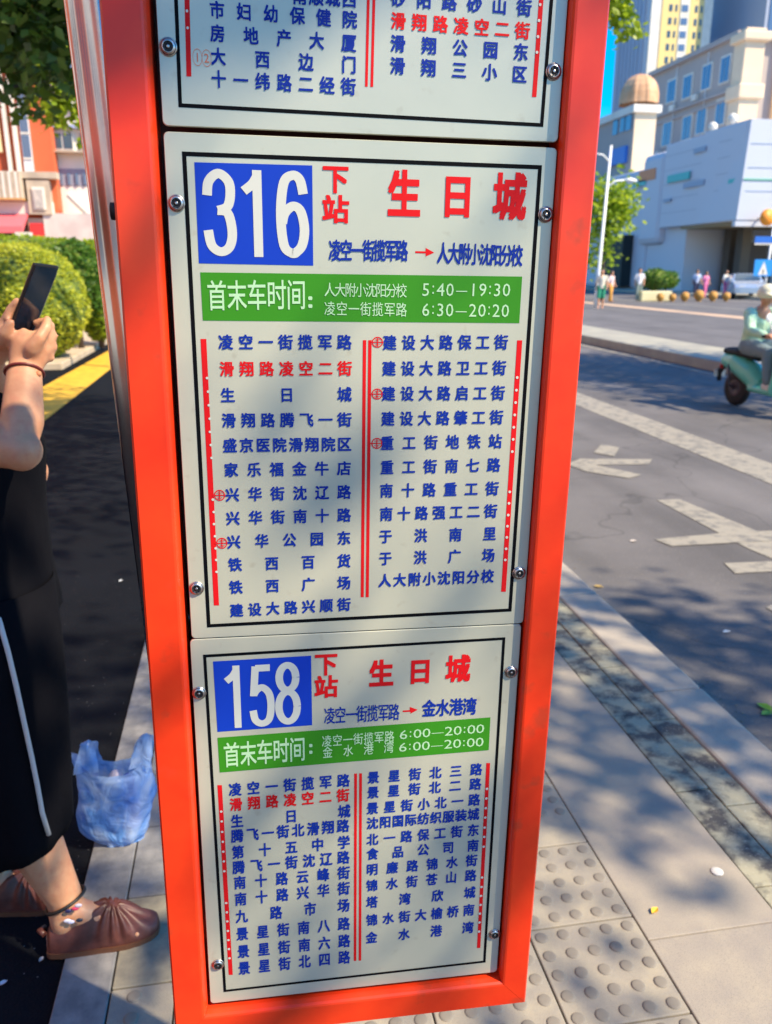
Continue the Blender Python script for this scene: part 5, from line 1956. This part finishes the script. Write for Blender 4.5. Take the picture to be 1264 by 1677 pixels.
obj('trousers', fuse(bm, .015, 4), mat('trousers_grey', (.17, .23, .26), .85, bump=.8, bump_s=14, bump_d=.03), rd)
for sg_ in (-1, 1):
    bm = bmesh.new()
    blob(bm, [(.56, .12 * sg_, .38), (.66, .12 * sg_, .365), (.76, .12 * sg_, .355)], [.055, .05, .04])
    obj('shoe', fuse(bm, .012, 3), M['wall_white'], rd)
bm = bmesh.new()
bmesh.ops.create_icosphere(bm, subdivisions=3, radius=.135, matrix=Matrix.Translation((.235, 0, 1.56)) @ Matrix.Diagonal((1.05, .92, .92, 1)))
for v in bm.verts:
    if v.co.z < 1.50:
        v.co.z = 1.50 + (v.co.z - 1.50) * .2
tube(bm, [(.30, 0, 1.56), (.42, 0, 1.53)], [.12, .09], seg=16, squash=(Vector((0, 0, 1)), .15))
obj('helmet', fuse(bm, .012, 3), mat('helmet_cream', (.75, .72, .52), .35), rd)

for o in (sc, rd):
    o.scale = (.93, .93, .93)
rd.location += Vector((.03, -.08, -.02))

for sy_ in (-.032, .032):
    bm = bmesh.new()
    bmesh.ops.create_icosphere(bm, subdivisions=1, radius=.011, matrix=Matrix.Translation((.336, sy_, 1.535)))
    obj('eye', bm, M['hair'], rd)
box('number_plate', -.415, -.405, -.09, .09, .36, .46, M['wall_white'], sc)
bm = bmesh.new()
tube(bm, [(.86, .06, .98), (1.0, .05, .8), (1.08, .04, .6)], .008, seg=6)
tube(bm, [(.84, -.10, 1.0), (.98, -.06, .82), (1.08, -.04, .62)], .008, seg=6)
obj('brake_cable', bm, M['rubber'], sc)
bm = bmesh.new()
tube(bm, [(0, -.07, .245), (-.02, -.13, .30), (-.06, -.14, .58)], .016, seg=8)
tube(bm, [(0, .07, .245), (-.02, .13, .30), (-.06, .14, .58)], .016, seg=8)
obj('rear_shock', bm, M['grey_plastic'], sc)

# ------------------------------------------------------------------ car in front of the mall
M['car_paint'] = mat('car_paint', (.42, .50, .62), .25, metal=.4, coat=.6)
cp = W(1216, 478, 46)
car = thing('parked_car', 'pale silver blue car parked in front of the mall entrance', 'car', (cp.x, 46, -.12), rotz=-math.pi / 2 - .38)
prof = [(-2.2, .35), (-2.25, .75), (-1.9, .98), (-1.35, 1.02), (-.75, 1.42), (.45, 1.44), (1.15, 1.02), (1.95, .86), (2.2, .68), (2.2, .35)]
bm = bmesh.new()
secs = []
for yy, sx_, sz_ in ((-.88, .96, .96), (-.86, 1, .985), (-.6, 1.01, 1), (.6, 1.01, 1), (.86, 1, .985), (.88, .96, .96)):
    secs.append([bm.verts.new((x_ * sx_, yy * (1 if z_ < 1.1 else .80), .35 + (z_ - .35) * sz_)) for x_, z_ in prof])
for i in range(5):
    for k in range(len(prof)):
        bm.faces.new((secs[i][k], secs[i][(k + 1) % len(prof)], secs[i + 1][(k + 1) % len(prof)], secs[i + 1][k]))
bm.faces.new(secs[0])
bm.faces.new(list(reversed(secs[-1])))
bmesh.ops.recalc_face_normals(bm, faces=bm.faces)
o = obj('body', bm, M['car_paint'], car)
md = o.modifiers.new('b', 'BEVEL')
md.width = .05
md.segments = 3
for pts in ([(.52, -.62, 1.40), (.52, .62, 1.40), (1.10, .72, 1.08), (1.10, -.72, 1.08)], [(-.80, -.62, 1.39), (-.80, .62, 1.39), (-1.30, .7, 1.08), (-1.30, -.7, 1.08)]):
    c_ = sum((Vector(p) for p in pts), Vector()) / 4
    nrm = Vector((.5 if pts[0][0] > 0 else -.5, 0, .8)).normalized() * .02
    obj('windscreen', pydata([Vector(p) + nrm for p in pts], [(0, 1, 2, 3)]), M['glass'], car)
for sg_ in (-1, 1):
    obj('side_window', pydata([(-1.1, .80 * sg_, 1.05), (-.7, .725 * sg_, 1.36), (.42, .725 * sg_, 1.38), (.98, .80 * sg_, 1.05)], [(0, 1, 2, 3)]), M['glass'], car)
    box('headlight', 2.02, 2.16, .50 * sg_ - .18, .50 * sg_ + .18, .64, .78, M['wall_white'], car)
    for x_ in (-1.4, 1.4):
        w = again('wheel', WH_ME, car, (x_, .78 * sg_, .31), scale=(1.28, 2.0, 1.28))
        again('hub', HB_ME, w)
box('grille', 2.14, 2.215, -.35, .35, .42, .60, M['dark'], car)

# ------------------------------------------------------------------ small things on the ground
def leaf(px, py, z, size, col_, name, label, cat, group=None, rot=0):
    p = G(px, py, z)
    bm = bmesh.new()
    pts = [(0, 0), (.3, .26), (.62, .28), (1, 0), (.62, -.28), (.3, -.26)]
    up = [bm.verts.new(((x_ - .5) * size, y_ * size, .003 + .12 * size * abs(y_) * 3 + .1 * size * (x_ - .4) ** 2)) for x_, y_ in pts]
    mid = [bm.verts.new(((x_ - .5) * size, 0, .002)) for x_ in (.3, .62)]
    for f in ((up[0], up[1], mid[0]), (up[1], up[2], mid[1], mid[0]), (up[2], up[3], mid[1]), (up[3], up[4], mid[1]), (up[4], up[5], mid[0], mid[1]), (up[5], up[0], mid[0])):
        bm.faces.new(f)
    o = obj(name, bm, mat(name, col_, .6), None)
    o.location = (p.x, p.y, z + .001)
    o.rotation_euler = (0, 0, rot)
    tag(o, label, cat, group)
    return o


leaf(1072, 1493, .001, .030, (.72, .42, .02), 'fallen_leaf', 'small yellow leaf lying on the granite slab right of the tactile studs', 'leaf', rot=.6)
leaf(1252, 1160, -.12, .075, (.16, .34, .03), 'fallen_leaf', 'green leaf on the shaded road below the kerb at the right edge', 'leaf', rot=1.9)
leaf(1256, 1170, -.12, .060, (.12, .28, .03), 'fallen_leaf', 'smaller darker green leaf touching the one below the kerb', 'leaf', rot=.2)
leaf(1190, 1036, -.12, .05, (.62, .60, .55), 'paper_scrap', 'pale paper scrap on the road near the edge of the tree shadow', 'litter', rot=.2)
leaf(1037, 887, -.12, .055, (.45, .40, .36), 'paper_scrap', 'pinkish paper scrap on the road left of the white arrow marks', 'litter', rot=.1)
leaf(980, 962, -.12, .06, (.40, .28, .10), 'fallen_leaf', 'brown curled leaf in the gutter beside the kerb', 'leaf', rot=-.6)
leaf(5, 1612, -.010, .022, (.55, .56, .62), 'paper_scrap', 'tiny white scrap on the dark asphalt at the lower left', 'litter', rot=.5)
leaf(68, 1573, -.010, .018, (.5, .5, .5), 'paper_scrap', 'tiny white scrap on the dark asphalt beside the shoe heel', 'litter', rot=1.2)
leaf(198, 952, -.010, .03, (.5, .52, .55), 'paper_scrap', 'small white speck far out on the dark side lane', 'litter', rot=1.0)
bm = bmesh.new()
lathe(bm, [(.006, .0), (.0155, .0), (.017, .0015), (.0155, .003), (.006, .0035)], seg=24)
p = G(1174, 1428, .0)
o = obj('bottle_cap', bm, M['wall_white'], None)
o.location = (p.x, p.y, .0005)
tag(o, 'flat round white cap lying on the granite slab near the stained strip', 'cap')
# grit and leaf crumbs along the gutter and on the asphalt
rg = np.random.default_rng(5)
vv, ff = [], []


def crumbs(n, fx, fy, z, smin, smax):
    for i in range(n):
        x_, y_ = fx(), fy()
        s = rg.uniform(smin, smax)
        a = rg.uniform(0, 6.28)
        o_ = len(vv)
        for k in range(3):
            vv.append((x_ + s * math.cos(a + k * 2.1), y_ + s * math.sin(a + k * 2.1), z + .001))
        vv.append((x_, y_, z + s * .6))
        ff.extend([(o_, o_ + 1, o_ + 3), (o_ + 1, o_ + 2, o_ + 3), (o_ + 2, o_, o_ + 3)])


crumbs(900, lambda: 1.745 + abs(rg.normal(0, .09)), lambda: rg.uniform(.5, 9), -.12, .002, .008)
crumbs(260, lambda: rg.uniform(1.8, 4.2), lambda: rg.uniform(1.5, 8), -.12, .002, .006)
g_ = obj('gutter_grit', pydata(vv, ff), mat('grit', (.30, .26, .20), .9, noise_s=40, col2=(.10, .08, .05)), None)
g_['kind'] = 'stuff'
vv, ff = [], []
crumbs(500, lambda: rg.uniform(-1.6, -.51), lambda: rg.uniform(1.0, 4.5), -.012, .0008, .0026)
g_ = obj('asphalt_grit', pydata(vv, ff), mat('grit_pale', (.20, .20, .21), .8), None)
g_['kind'] = 'stuff'
